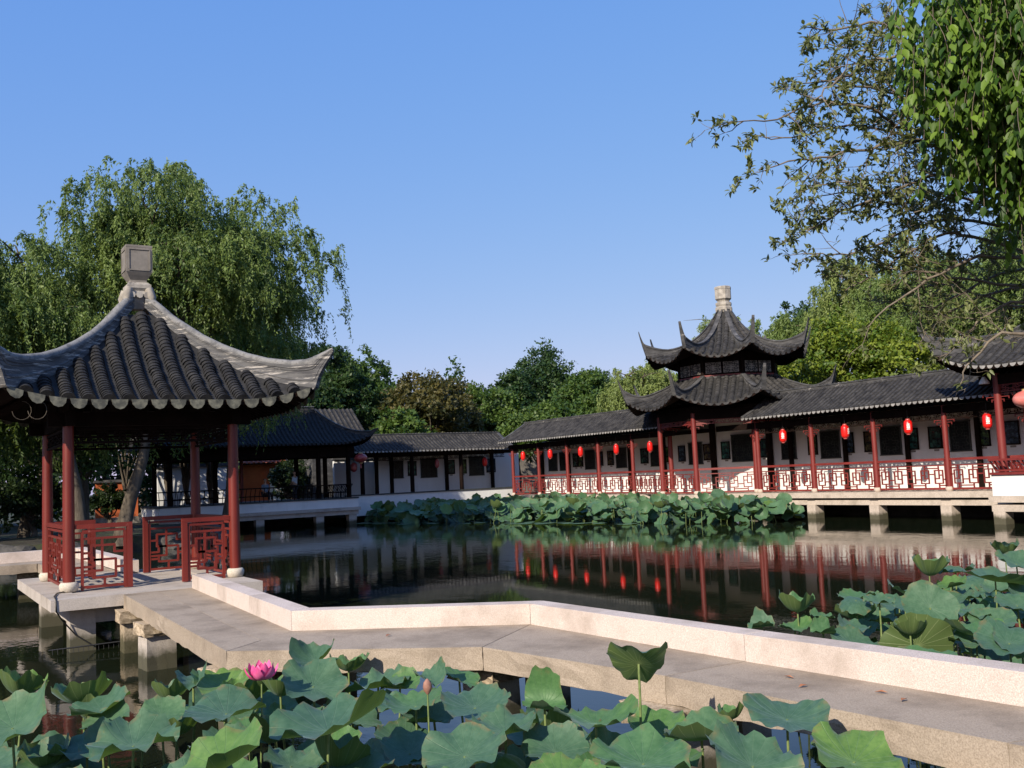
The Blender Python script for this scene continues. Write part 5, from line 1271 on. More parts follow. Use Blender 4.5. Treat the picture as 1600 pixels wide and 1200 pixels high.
# ------------------------------------------------------------------ near tree at the right, branches reaching in from its trunk outside the frame
BR =  [[(10.43, 5.71, 5.01), (8.9, 6.01, 5.43), (8.25, 6.16, 5.56), (7.87, 6.14, 5.65), (7.43, 6.29, 5.7), (6.89, 6.4, 5.5), (6.5, 6.53, 5.45)], [(10.92, 5.93, 5.62), (9.38, 6.36, 6.03), (8.64, 6.57, 6.09), (8.11, 6.76, 6.2), (7.71, 6.9, 6.12)], [(10.19, 5.69, 6.54), (8.85, 6.15, 6.6), (8.3, 6.25, 6.62), (7.84, 6.42, 6.55), (7.49, 6.52, 6.54)], [(9.63, 5.41, 4.65), (8.58, 5.87, 5.26), (7.99, 5.99, 5.28), (7.5, 6.18, 5.18), (7.07, 6.33, 5.1), (6.8, 6.51, 5.05)], [(10.14, 5.57, 4.61), (9.05, 6.07, 5.12), (8.53, 6.28, 5.02), (7.93, 6.43, 4.8), (7.67, 6.6, 4.66), (7.33, 6.71, 4.47)], [(11.05, 5.97, 4.44), (9.8, 6.46, 4.83), (9.19, 6.73, 4.76), (8.7, 6.93, 4.56), (8.28, 7.08, 4.46), (8.12, 7.17, 4.48)], [(9.32, 5.25, 5.76), (8.4, 5.66, 6.03), (7.9, 5.84, 6.06), (7.6, 6.04, 5.97), (7.27, 6.15, 5.74), (7.13, 6.25, 5.6)], [(10.61, 5.93, 5.23), (9.67, 6.46, 5.55), (9.12, 6.67, 5.71), (8.6, 6.97, 5.87), (8.0, 7.23, 5.73), (7.66, 7.44, 5.77)], [(10.45, 5.67, 4.13), (9.46, 6.12, 4.51), (9.12, 6.31, 4.59), (8.7, 6.47, 4.4), (8.43, 6.66, 4.19), (8.07, 6.78, 4.02)], [(11.65, 6.29, 4.7), (10.18, 7.0, 5.33), (9.6, 7.25, 5.18), (9.09, 7.43, 5.32), (8.72, 7.66, 5.27)], [(11.59, 6.41, 6.16), (10.14, 7.06, 6.16), (9.57, 7.34, 6.78), (9.31, 7.47, 7.04), (8.98, 7.55, 7.05)], [(10.83, 5.96, 4.7), (9.89, 6.49, 5.16), (9.33, 6.74, 4.95), (8.98, 6.93, 5.17), (8.49, 7.1, 5.27), (8.14, 7.32, 5.19)]]
LOW =  [[(10.16, 5.38, 4.11), (9.2, 5.83, 4.27), (8.63, 6.08, 4.09), (8.18, 6.26, 3.84), (7.92, 6.45, 3.58)], [(10.57, 5.62, 3.92), (9.57, 6.09, 4.08), (8.93, 6.36, 4.16), (8.48, 6.62, 4.25)], [(10.97, 5.82, 4.12), (10.06, 6.26, 4.08), (9.51, 6.5, 3.89), (9.17, 6.74, 3.64)], [(9.96, 5.32, 3.59), (9.32, 5.69, 3.8), (8.86, 5.87, 3.62), (8.65, 6.02, 3.39)], [(11.37, 6.01, 4.47), (10.41, 6.62, 4.31), (9.72, 6.96, 3.97), (9.3, 7.2, 4.06)], [(9.65, 5.3, 3.32), (9.03, 5.66, 3.48), (8.72, 5.88, 3.25), (8.62, 5.96, 3.01)], [(11.18, 5.96, 3.88), (10.46, 6.39, 3.91), (9.87, 6.73, 4.15), (9.3, 6.95, 4.16)]]
def near_tree():
    g = np.random.default_rng(5)
    t = thing('overhanging_tree', 'tree with twiggy leafy branches reaching into the upper right of the picture', 'tree', (14.6, 3.7, .4))
    tb = MB(); wb = MB()
    trunk = [(14.6, 3.7, .2), (14.4, 3.9, 2.2), (14.0, 4.1, 4.0), (13.4, 4.3, 6.0), (12.8, 4.4, 8.0)]
    tb.tube(trunk, [.34, .28, .25, .2, .12], 12)
    P, A, NN, S, RR = [], [], [], [], []
    def rosette(p, d, k, s):
        p = np.array(p); d = np.array(d); d = d/np.linalg.norm(d); cr = g.uniform(.1, .9)
        for i in range(k):
            a = d*g.uniform(.2, 1.0)+g.normal(size=3)*.75; a[2] += .05
            P.append(p+g.normal(size=3)*.012); A.append(a); NN.append(g.normal(size=3)*.5+np.array([-.3, -.2, 1.0])); S.append(s*.74*g.uniform(.7, 1.25)); RR.append(np.clip(cr+g.uniform(-.3, .3), 0, 1))
    def twig(p, d, L, r, depth, leafy):
        k = 4; pts = [Vector(p)]; dd = Vector(d).normalized()
        for i in range(k):
            dd = (dd+Vector(g.normal(size=3))*.20+Vector((0, 0, .03))).normalized(); pts.append(pts[-1]+dd*(L/k))
        wb.tube(pts, [r*(1-.75*i/k) for i in range(k+1)], 4, False)
        for i in range(1, k+1):
            if depth > 0 and g.random() < .75:
                sd = (dd+Vector(g.normal(size=3))*.75).normalized(); twig(pts[i], sd, L*g.uniform(.4, .65), r*.55, depth-1, leafy)
            if g.random() < leafy: rosette(pts[i], dd, int(g.integers(3, 6)), .088)
        if g.random() < min(1, leafy*1.35): rosette(pts[-1], dd, int(g.integers(5, 9)), .095)
    for gi, (group_, leafy) in enumerate(((BR, .38), (LOW, .08))):
        for b in group_:
            pts = [Vector(p) for p in b]
            # smooth
            fine = []
            for i in range(len(pts)-1):
                for q in range(4): 
                    p0 = pts[max(i-1, 0)]; p1 = pts[i]; p2 = pts[i+1]; p3 = pts[min(i+2, len(pts)-1)]; u = q/4
                    fine.append(.5*((2*p1)+(p2-p0)*u+(2*p0-5*p1+4*p2-p3)*u*u+(-p0+3*p1-3*p2+p3)*u**3)+Vector(g.normal(size=3))*.012)
            fine.append(pts[-1]); n = len(fine)
            hub = Vector(trunk[2 if gi else 3]); tb.tube([hub, hub.lerp(fine[0], .5)+Vector((0, 0, .25)), fine[0]], [.07, .038, .024], 6)
            wb.tube(fine, [lerp(.022, .005, i/(n-1)) for i in range(n)], 5, False)
            for i in range(2, n):
                d = (fine[i]-fine[i-1]).normalized()
                for rep in range(2 if i < n*.75 else 1):
                    if g.random() < .62:
                        sd = (d*.9+Vector(g.normal(size=3))*.62).normalized(); twig(fine[i], sd, g.uniform(.22, .62)*(1-.35*i/n), .0065, 1 if gi == 0 else 2, leafy)
            rosette(fine[-1], fine[-1]-fine[-2], 9, .1)
    # denser inner foliage between trunk and branch roots
    for _ in range(220):
        b = BR[g.integers(0, len(BR))]; i = 0 if g.random() < .5 else 1; a_, b_ = Vector(b[i]), Vector(b[min(i+1, len(b)-1)]); p = a_.lerp(b_, g.uniform(0, 1))+Vector(g.normal(size=3))*.28
        twig(p, Vector(g.normal(size=3))+Vector((-.6, .1, .1)), g.uniform(.2, .5), .005, 0, .8)
    tb.build('trunk', 'bark', t); wb.build('branches', 'twig', t)
    leaf_object('foliage', 'nearleaf', np.array(P), np.array(A), np.array(NN), np.array(S), np.array(S)*.42, t, (14.6, 3.7, .4), np.array(RR), fold=.14, oval=True)
    # creeper with larger drooping leaves hanging over the same limbs
    c = thing('hanging_creeper', 'dense creeper with larger bright drooping leaves hanging down the upper right corner', 'creeper', (12.0, 5.0, 6.0))
    wb = MB(); P, A, NN, S, RR = [], [], [], [], []
    hulls = [(np.array((8.26, 4.90, 6.20)), np.array((1.08, 1.05, .9)), 560), (np.array((8.40, 4.78, 5.50)), np.array((.85, .9, .62)), 380), (np.array((8.50, 4.62, 4.95)), np.array((.52, .6, .40)), 110), (np.array((9.4, 4.6, 5.9)), np.array((1.3, 1.2, 1.2)), 150)]
    for hc, hr, cnt in hulls:
        for _ in range(cnt):
            d = g.normal(size=3); d /= np.linalg.norm(d); p = hc+d*hr*g.uniform(.45, 1.0); L = g.uniform(.25, .8); k = int(L/.055)+2; cr = g.uniform(0, .9)**1.5
            pts = []; q = p.copy(); v = np.array([g.normal()*.35, g.normal()*.35, -.4])
            for i in range(k):
                v = v*.86+np.array([g.normal()*.05, g.normal()*.05, -.16]); v /= np.linalg.norm(v); q = q+v*.055; pts.append(tuple(q))
                for _l in range(1 if g.random() < .6 else 2):
                    o = g.normal(size=3)*.5; o[2] = 0
                    P.append(q+o*.02); A.append(o+np.array([0, 0, -.9])); NN.append(np.array([o[0], o[1], .25])+np.array([-.5, -.35, 0])+g.normal(size=3)*.25); S.append(g.uniform(.060, .125)); RR.append(np.clip(cr+g.uniform(-.25, .25), 0, 1))
            if len(pts) > 1: wb.tube(pts, .004, 3, False)
    for hc, hr, cnt in hulls:
        for q in range(3):
            e = Vector(hc)+Vector((g.uniform(-.6, .4), g.uniform(-.5, .5), hr[2]*.55)); s_ = Vector((13.4, 4.3, 6.0)); m_ = s_.lerp(e, .55)+Vector((0, 0, .5))
            wb.tube([s_, s_.lerp(m_, .5)+Vector((0, 0, .25)), m_, e], [.045, .034, .022, .007], 6, False)
    wb.build('stems', 'twig', c)
    leaf_object('foliage', 'creeper', np.array(P), np.array(A), np.array(NN), np.array(S), np.array(S)*.58, c, (12.0, 5.0, 6.0), np.array(RR), fold=.12, oval=True)
near_tree()
fb = MB(); q = Vector((20.2, 12.9, 8.0)); 
yl = MB(); yl.add([q, q+Vector((.10, -.08, -.05)), q+Vector((.05, -.02, -.16)), q+Vector((-.06, .05, -.10)), q+Vector((.02, .05, -.05)), q+Vector((.03, .03, -.13))], [(0, 1, 2, 3), (0, 4, 5)])

# ------------------------------------------------------------------ lotus
def blade_mesh(kind, seed, na=40, nr_=7):
    g = random.Random(seed); k1 = g.choice([3, 4, 5, 6]); k2 = g.choice([9, 11, 13]); ph = [g.uniform(0, 6.28) for _ in range(6)]
    sad = {'f': .10, 'c': .10, 'u': .46, 't': .30, 'd': .05, 'v': .06}[kind]*g.uniform(.7, 1.3)
    cup = {'f': .20, 'c': .62, 'u': .42, 't': .12, 'd': -.50, 'v': .12}[kind]*g.uniform(.8, 1.15)
    wav = {'f': .085, 'c': .10, 'u': .09, 't': .09, 'd': .07, 'v': .05}[kind]*g.uniform(.8, 1.3)
    lp = g.uniform(0, 6.28); lobe = g.uniform(.0, .28)
    vs = [(0, 0, -.05)]; at = [(0, 0, 0)]
    for i in range(1, nr_+1):
        r_ = i/nr_
        for j in range(na):
            a = 2*math.pi*j/na
            R_ = r_*(1+.05*math.sin(k1*a+ph[0])*r_+.03*math.sin(k2*a+ph[1])*r_+.06*math.sin(2*a+ph[2])+.02*math.sin(23*a+ph[3])*r_**4)
            z = cup*r_**2-.05*(1-r_)**1.5+sad*r_**2*math.cos(2*(a-ph[2]))+wav*r_**3*math.sin(k1*a+ph[4])+wav*.75*r_**5*math.sin(k2*a+ph[5])+.018*r_**7*math.sin(29*a+ph[1])
            z += lobe*r_**3*max(0, math.cos(a-lp))**3 - .10*r_**5*max(0, math.cos(a-ph[3]))**4
            sh = 1-.25*max(0, cup)*r_-.22*sad*r_
            vs.append((R_*math.cos(a)*sh, R_*math.sin(a)*sh, z)); at.append((j/na if j or 1 else 0, r_, 0))
    fs = [(0, 1+j, 1+(j+1) % na) for j in range(na)]+[(1+(i-1)*na+j, 1+i*na+j, 1+i*na+(j+1) % na, 1+(i-1)*na+(j+1) % na) for i in range(1, nr_) for j in range(na)]
    me = bpy.data.meshes.new('leaf_blade'); me.from_pydata(vs, [], fs); me.polygons.foreach_set('use_smooth', [True]*len(fs))
    a_ = me.attributes.new('vein', 'FLOAT_VECTOR', 'CORNER')
    data = []
    for p in me.polygons:
        js = [v for v in p.vertices]; u = [at[v][0] for v in js]; wrap = max(u)-min(u) > .5
        for v in js:
            uu, rr, _ = at[v]
            if v == 0: uu = sum(q for q in u if q or 1)/len(u); uu = (max([q for q, w_ in zip(u, js) if w_]) if not wrap else 1.0)
            elif wrap and uu < .5: uu += 1
            data += [uu, rr, 0]
    a_.data.foreach_set('vector', data); me.materials.append(M['lotus']); me.update(); me['ph'] = ph[2]; return me
BL = {k: [blade_mesh(k, 100+ord(k)*7+i) for i in range(6 if k == 'f' else 3)] for k in 'fcutdv'}
BLfar = {k: [blade_mesh(k, 500+ord(k)*7+i, 20, 4) for i in range(6 if k == 'f' else 2)] for k in 'fcud'}
def stem_mesh(h, bend, r_, seed):
    g = random.Random(seed); mb = MB(); dx, dy = g.uniform(-1, 1)*bend, g.uniform(-1, 1)*bend
    pts = [(dx*(1-t)**1.6, dy*(1-t)**1.6, lerp(-.25, h, t)) for t in [i/6 for i in range(7)]]
    mb.tube(pts, [r_, r_, r_*.95, r_*.9, r_*.85, r_*.8, r_*.75], 6, False)
    me = bpy.data.meshes.new('stem'); me.from_pydata([tuple(p) for p in mb.v], [], mb.f); me.polygons.foreach_set('use_smooth', [True]*len(mb.f)); me.materials.append(M['stem']); return me
def lotus(x, y, h, rad, kind, label, group, seed, far=False, tilt=None, az=None):
    g = random.Random(seed)
    t = thing('lotus_leaf', label, 'lotus leaf', (x, y, 0), group)
    pool = (BLfar if far else BL)[kind]; me = pool[seed % len(pool)]
    b = bpy.data.objects.new('leaf_blade', me); COL.objects.link(b); b.parent = t; b['org'] = (x, y, h)
    b.location = (0, 0, h); b.scale = (rad, rad, rad)
    if tilt is None:
        tilt = {'f': g.uniform(.06, .46), 'c': g.uniform(.0, .35), 'u': g.uniform(.2, .6), 'd': g.uniform(.1, .5), 't': .15, 'v': 1.0}[kind]
    if far and kind in 'fd': tilt = g.uniform(.35, .85); az = g.gauss(-2.15, .8)
    if az is None: az = g.gauss(-2.15 if kind != 'c' else .8, .75)     # direction the blade leans to (world), mostly towards the light
    spin = g.uniform(0, 6.28) if kind != 't' else -.55-me['ph']
    rot = Matrix.Rotation(tilt, 4, Vector((-math.sin(az), math.cos(az), 0))) @ Matrix.Rotation(spin, 4, 'Z')
    b.rotation_euler = rot.to_euler()
    sm = stem_mesh(h-.04*rad, .12 if not far else .2, .011 if not far else .012, seed) if not far else FARSTEM[seed % 4]
    s_ = bpy.data.objects.new('stem', sm); COL.objects.link(s_); s_.parent = t; s_['org'] = (x, y, 0)
    if far: s_.scale = (1, 1, h); 
    return t
FARSTEM = [stem_mesh(1.0, .2, .014, 40+i) for i in range(4)]
LOTUS = [
    (0.68, 7.77, 0.85, 0.32, 'f', 'f', 'large blue green lotus leaf cut by the left picture edge, lowest left'),
    (0.9, 9.49, 0.75, 0.23, 'c', 'f', 'dark green cupped lotus leaf at the left picture edge, above the large blue green one'),
    (1.31, 9.04, 0.7, 0.27, 'c', 'f', 'dark green folded lotus leaf with curled ends, left of the pier reflections'),
    (1.38, 8.44, 0.65, 0.2, 'f', 'f', 'pale small lotus leaf just below the dark folded leaf at left'),
    (1.29, 6.9, 0.8, 0.3, 'f', 'f', 'large round blue green lotus leaf left of the bottom centre-left pair'),
    (1.1, 8.24, 0.5, 0.19, 'd', 'f', 'brownish drooping lotus leaf showing its veins, low at left'),
    (1.56, 5.86, 0.85, 0.29, 'f', 'f', 'broad lotus leaf on the bottom edge below the pink flower'),
    (1.95, 7.16, 0.85, 0.3, 'f', 'f', 'tilted lotus leaf with wavy edge directly below the pink flower'),
    (2.28, 8.39, 0.8, 0.25, 'f', 'f', 'lotus leaf just left of and beneath the pink flower'),
    (2.05, 8.48, 0.85, 0.15, 'u', 'f', 'pale green curled lotus leaf left of the pink flower'),
    (2.03, 9.15, 0.6, 0.19, 'c', 'f', 'small dark upturned lotus leaf left of the leaf under the flower'),
    (2.74, 7.61, 0.85, 0.28, 'f', 'f', 'flat bright lotus leaf just right of the pink flower'),
    (2.26, 6.03, 0.9, 0.38, 'f', 'f', 'widest lotus leaf of the front bed, right of the pink flower in the lower picture'),
    (2.58, 7.91, 0.75, 0.21, 'c', 'f', 'dark green cupped lotus leaf between the pink flower and the widest leaf'),
    (2.95, 8.13, 0.95, 0.21, 'u', 'f', 'upright folded lotus leaf standing against the bridge edge, right of the flower'),
    (2.46, 6.06, 0.6, 0.22, 'f', 'f', 'lotus leaf on the bottom edge below the widest leaf'),
    (3.32, 7.71, 0.75, 0.26, 'f', 'f', 'pointed lotus leaf left of the brown seed bud'),
    (3.49, 8.76, 0.7, 0.2, 'c', 'f', 'dark lotus leaf behind the pointed leaf, under the bridge slab'),
    (3.53, 7.18, 0.85, 0.14, 'u', 'f', 'pale yellow green crumpled lotus leaf behind the brown seed bud'),
    (3.82, 7.26, 0.8, 0.16, 'f', 'f', 'lotus leaf in front of the middle bridge pier'),
    (3.24, 6.85, 0.75, 0.22, 'f', 'f', 'shaded lotus leaf at the foot of the brown seed bud'),
    (3.44, 6.32, 0.8, 0.26, 'f', 'f', 'lotus leaf with curled rim right of the seed bud'),
    (3.27, 5.62, 0.8, 0.25, 'f', 'f', 'smooth wide lotus leaf below the cupped leaf in the middle'),
    (2.89, 5.46, 0.75, 0.26, 'f', 'f', 'wide lotus leaf near the bottom middle'),
    (2.9, 6.25, 0.6, 0.21, 'f', 'f', 'small lotus leaf cluster member left of the wide bottom middle leaf'),
    (3.72, 5.86, 0.85, 0.19, 'u', 'f', 'upright cupped lotus leaf seen from beneath in the middle of the front bed'),
    (3.56, 5.05, 0.9, 0.24, 'f', 'f', 'large round lotus leaf right of the upright cupped leaf'),
    (3.45, 5.33, 0.7, 0.22, 'f', 'f', 'shaded flat lotus leaf left of the big bottom leaf'),
    (3.43, 4.44, 1.32, 0.24, 't', 'f', 'tallest lotus leaf, dark drooping umbrella shape in front of the bridge'),
    (3.38, 4.38, 0.85, 0.28, 'f', 'f', 'big rounded lotus leaf on the bottom edge right of the middle'),
    (4.08, 5.11, 0.75, 0.21, 'f', 'f', 'lotus leaf beneath the tall umbrella leaf, beside the pier'),
    (4.47, 4.4, 0.9, 0.25, 'f', 'f', 'big lotus leaf overlapping the bridge edge in the lower right'),
    (4.07, 4.7, 0.8, 0.25, 'f', 'f', 'wavy lotus leaf left of the one overlapping the bridge edge'),
    (4.36, 4.75, 0.85, 0.1, 'c', 'f', 'small dark upright lotus leaf between two wavy ones at lower right'),
    (3.9, 4.11, 0.8, 0.26, 'f', 'f', 'ragged lotus leaf on the bottom edge at lower right'),
    (4.36, 3.83, 0.8, 0.26, 'f', 'f', 'rightmost big lotus leaf of the front bed on the bottom edge'),
    (3.85, 4.66, 0.7, 0.17, 'f', 'f', 'lotus leaf between the big rounded and ragged leaves on the bottom edge'),
    (2.31, 7.36, 0.55, 0.21, 'c', 'f', 'dark low lotus leaf between the broad bottom leaf and the widest leaf'),
    (1.86, 8.26, 0.5, 0.2, 'c', 'f', 'dark low lotus leaf right of the large round one at left'),
    (0.9, 7.95, 0.5, 0.2, 'f', 'f', 'shaded lotus leaf on the bottom edge at far left'),
    (2.17, 6.48, 0.6, 0.18, 'f', 'f', 'lotus leaf on the bottom edge left of the middle'),
    (3.94, 5.69, 0.45, 0.17, 'c', 'f', 'dark low lotus leaf left of the big rounded bottom leaf'),
    (6.63, 6.76, 0.9, 0.14, 'u', 'r', 'small folded lotus leaf nearest the kerb, leftmost beyond the bridge'),
    (7.25, 6.91, 0.95, 0.21, 'c', 'r', 'dark folded lotus leaf beyond the bridge kerb with a raised tip'),
    (7.18, 6.89, 0.8, 0.16, 'f', 'r', 'curled lotus leaf just above the kerb, second from the left'),
    (6.98, 6.37, 0.85, 0.14, 'u', 'r', 'bright yellow green lotus leaf close above the kerb'),
    (7.91, 6.78, 1.0, 0.16, 'd', 'r', 'pale underside lotus leaf nodding on a tall stem beyond the bridge'),
    (7.94, 6.53, 1.0, 0.15, 'f', 'r', 'small blue green lotus leaf beside the nodding pale one'),
    (7.85, 7.16, 0.8, 0.13, 'f', 'r', 'tiny lotus leaf behind the bright one near the kerb'),
    (7.65, 5.76, 1.05, 0.24, 'v', 'r', 'round lotus leaf facing the camera full on'),
    (7.44, 5.75, 0.75, 0.3, 't', 'r', 'large yellow green lotus leaf standing on edge with clear veins above the kerb'),
    (8.61, 6.77, 1.0, 0.21, 'f', 'r', 'lotus leaf left of and above the round full-face leaf'),
    (9.7, 7.28, 1.05, 0.25, 'c', 'r', 'dark green upturned lotus leaf at the back of the right bed'),
    (10.12, 7.25, 1.05, 0.21, 'f', 'r', 'blue green lotus leaf behind, right of the dark upturned one'),
    (9.75, 7.04, 0.95, 0.17, 'f', 'r', 'small pale lotus leaf between the back leaf and the full-face leaf'),
    (9.66, 6.47, 1.05, 0.36, 'f', 'r', 'long wavy lotus leaf at the right edge, upper middle of the right bed'),
    (7.74, 5.4, 0.85, 0.25, 'f', 'r', 'bright green lotus leaf right of the veined upright one'),
    (7.56, 4.99, 0.85, 0.28, 'f', 'r', 'ragged lotus leaf at the right picture edge beyond the kerb'),
    (8.64, 6.05, 0.85, 0.18, 'f', 'r', 'shaded lotus leaf above the bright green one on the right'),
    (10.37, 6.68, 1.15, 0.23, 'f', 'r', 'highest lotus leaf of the right bed on the right picture edge'),
    (12.7, 8.33, 1.0, 0.21, 'c', 'r', 'dark lotus leaf behind the highest one at the right edge'),
    (9.13, 5.91, 0.9, 0.21, 'f', 'r', 'small lotus leaf on the right picture edge below the long wavy one'),
    (8.43, 7.24, 0.6, 0.23, 'f', 'r', 'low lotus leaf above the kerb left of the veined upright one'),
    (8.52, 6.29, 0.6, 0.18, 'c', 'r', 'dark low lotus leaf right behind the veined upright one'),
]
for i, (x, y, h, rad, kind, gr, lab) in enumerate(LOTUS):
    if gr == 'f': h -= .04
    tl = az = None; k = kind
    if 'veined' not in lab and 'veins' in lab and kind == 't': k, tl, az = 'v', 1.25, .65
    elif kind == 't': k, tl, az = 't', .85, 1.0; x, y, h = 4.02, 5.2, 1.13; rad = .21
    elif kind == 'v': tl, az = .95, -2.2
    lotus(x, y, h, rad*(1.02 if gr == 'f' else 1.0), k, lab, 'lotus leaves of the front bed' if gr == 'f' else 'lotus leaves beyond the bridge kerb', 900+i*13, tilt=tl, az=az)
# deeper leaves of the front and right beds, one of a crowd
def scatter(n, poly, hr, rr, label, group, seed, far, kinds='ffffffcud', mind=.0, avoid=None):
    g = random.Random(seed); out = 0; xs = [p[0] for p in poly]; ys = [p[1] for p in poly]; tries = 0; pts = []
    def inside(x, y):
        c = False; j = len(poly)-1
        for i in range(len(poly)):
            if ((poly[i][1] > y) != (poly[j][1] > y)) and x < (poly[j][0]-poly[i][0])*(y-poly[i][1])/(poly[j][1]-poly[i][1])+poly[i][0]: c = not c
            j = i
        return c
    while out < n and tries < n*60:
        tries += 1; x, y = g.uniform(min(xs), max(xs)), g.uniform(min(ys), max(ys))
        if not inside(x, y) or any((x-a)**2+(y-b)**2 < mind**2 for a, b in pts): continue
        pts.append((x, y)); hh, r_ = g.uniform(*hr), g.uniform(*rr); lab = label if isinstance(label, str) else label(x, y)
        if far == 'data': out += 1; continue
        lotus(x, y, hh, r_, g.choice(kinds), lab, group, seed*1000+out, far=far); out += 1
    return pts
scatter(92, [(.2, 8.8), (.5, 6.2), (1.2, 4.9), (2.6, 3.6), (3.6, 3.0), (4.5, 2.8), (4.3, 5.0), (4.2, 7.4), (2.6, 8.9), (1.4, 9.6)], (.36, .70), (.16, .26), 'smaller lotus leaf in between and beneath the big leaves of the front bed', 'low lotus leaves under the front bed', 71, False, 'fffffffffcd', .16)
scatter(84, [(6.7, 5.4), (7.5, 7.0), (9.4, 7.9), (12.4, 9.0), (13.4, 8.4), (11, 6.3), (8.6, 4.5), (6.6, 4.2)], (.28, .88), (.16, .27), 'lotus leaf standing among the crowd of the right bed behind the kerb', 'crowded lotus leaves of the right bed', 72, False, 'ffffffffcd', .19)
far_poly = [(22.6, 54), (22.9, 49.5), (25.6, 42.6), (26.8, 38), (26.9, 33.8), (28.2, 30.6), (29.2, 29.0), (30.8, 28.6), (31.2, 29.4), (30.8, 33), (30.2, 36), (31.8, 41), (31.9, 54)]
def farlab(x, y):
    if y > 46: return 'shaded blue green lotus leaf in the far bed below the shaded corridor wall'
    if y > 37: return 'lotus leaf in the far bed below the red railings left of the tiered pavilion'
    return 'sunlit lotus leaf in the far bed in front of the tiered pavilion'
scatter(88, far_poly, (.40, .98), (.32, .50), farlab, 'lotus leaves of the far bed', 73, True, 'ffffffffcd', .42)
def far_mass():
    g = random.Random(99); V, F, A_ = [], [], []; mb = MB()
    pool = BLfar['f']+BLfar['c']; pts = scatter(760, far_poly, (0, 1), (0, 1), '', '', 74, 'data', mind=.2)
    at = []
    cache = [([v.co.copy() for v in me.vertices], [tuple(p.vertices) for p in me.polygons], np.zeros(len(me.loops)*3)) for me in pool]
    for c, me in zip(cache, pool): me.attributes['vein'].data.foreach_get('vector', c[2])
    for i, (x, y) in enumerate(pts):
        vs, fs, a_ = cache[i % len(cache)]; h = g.uniform(.06, .85); s_ = g.uniform(.30, .46); tl = g.uniform(.35, .95); az = g.gauss(-2.15, .8)
        R_ = Matrix.Translation((x, y, h)) @ Matrix.Rotation(tl, 4, Vector((-math.sin(az), math.cos(az), 0))) @ Matrix.Rotation(g.uniform(0, 6), 4, 'Z') @ Matrix.Scale(s_, 4)
        mb.add([R_ @ v for v in vs], fs, True); at.append(a_)
    for i in range(46):          # pads lying flat on the water along the front of the bed
        k_ = g.randrange(3, 7); a_, b_ = Vector(far_poly[k_-3]), Vector(far_poly[k_-2]); p_ = a_.lerp(b_, g.random()); vs, fs, a2 = cache[i % 6]; s_ = g.uniform(.22, .42)
        R_ = Matrix.Translation((p_.x-g.uniform(-.6, 1.1), p_.y-g.uniform(-.2, .9), .022+.004*(i % 5))) @ Matrix.Rotation(g.uniform(0, 6), 4, 'Z') @ Matrix.Diagonal((s_, s_, .04*s_, 1))
        mb.add([R_ @ v for v in vs], fs, True); at.append(a2)
    me = bpy.data.meshes.new('lotus_foliage'); me.from_pydata([tuple(v) for v in mb.v], [], mb.f); me.polygons.foreach_set('use_smooth', [True]*len(mb.f))
    x_ = me.attributes.new('vein', 'FLOAT_VECTOR', 'CORNER'); x_.data.foreach_set('vector', np.concatenate(at)); me.materials.append(M['lotus'])
    o = link('lotus_foliage', me); tag(o, 'crowd of lower lotus leaves filling the far bed', 'lotus', kind='stuff')
    # stems standing between them
    mb = MB()
    for i in range(200):
        x, y = g.choice(pts); x += g.uniform(-.3, .3); y += g.uniform(-.3, .3); mb.tube([(x, y, -.1), (x+g.uniform(-.1, .1), y, .6)], .012, 4, False)
    o = mb.build('lotus_stems', 'stem'); tag(o, 'crowd of thin lotus stems at the waterline of the far bed', 'lotus', kind='stuff')
far_mass()
# pink flower
def flower():
    x, y, z = 2.3, 7.48, .93
    t = thing('lotus_flower', 'open pink lotus flower above the leaves of the front bed', 'flower', (x, y, 0))
    s_ = bpy.data.objects.new('stem', stem_mesh(z-.03, .1, .008, 3)); COL.objects.link(s_); s_.parent = t; s_['org'] = (x, y, 0)
    g = random.Random(4)
    for ring, (n, op, L) in enumerate(((5, .45, .12), (6, .95, .15), (6, 1.42, .16))):
        for i in range(n):
            a = 2*math.pi*i/n+ring*.5+g.uniform(-.1, .1); o = op+g.uniform(-.12, .12); mb = MB(); vs = []
            for u in range(7):
                u_ = u/6; w = .040*math.sin(math.pi*min(1, u_**.9*.985+.01))**.9
                for v in (-1, -.5, 0, .5, 1):
                    ang = o*(1-.45*u_); rr = L*u_*math.sin(ang)+.012; zz = L*u_*math.cos(ang)+.0; cupv = .35*w*(1-v*v)
                    px_, py_, pz_ = rr+cupv*math.cos(ang), v*w, zz-cupv*math.sin(ang)
                    vs.append((x+px_*math.cos(a)-py_*math.sin(a), y+px_*math.sin(a)+py_*math.cos(a), z+pz_))
            mb.add(vs, [(r_*5+c, r_*5+c+1, (r_+1)*5+c+1, (r_+1)*5+c) for r_ in range(6) for c in range(4)], True); mb.build('petal', 'petal', t, (x, y, z))
    mb = MB(); mb.lathe(x, y, [(.008, z), (.016, z+.02), (.024, z+.045), (.02, z+.05)], 12); mb.build('seed_pod', 'stem', t, (x, y, z))
flower()
def bud(x, y, z, lab, s=1.0, gr=None):
    t = thing('lotus_bud', lab, 'lotus bud', (x, y, 0), gr)
    s_ = bpy.data.objects.new('stem', stem_mesh(z, .08, .0075, 9)); COL.objects.link(s_); s_.parent = t; s_['org'] = (x, y, 0)
    mb = MB(); mb.lathe(x, y, [(.008, z-.01), (.024*s, z+.012), (.030*s, z+.035), (.025*s, z+.062), (.010*s, z+.082), (.002, z+.088)], 10); mb.build('bud', 'bud', t, (x, y, z))
bud(2.90, 5.95, .99, 'small brown lotus bud upright on a thin stem in the middle of the front bed')
fl = MB()
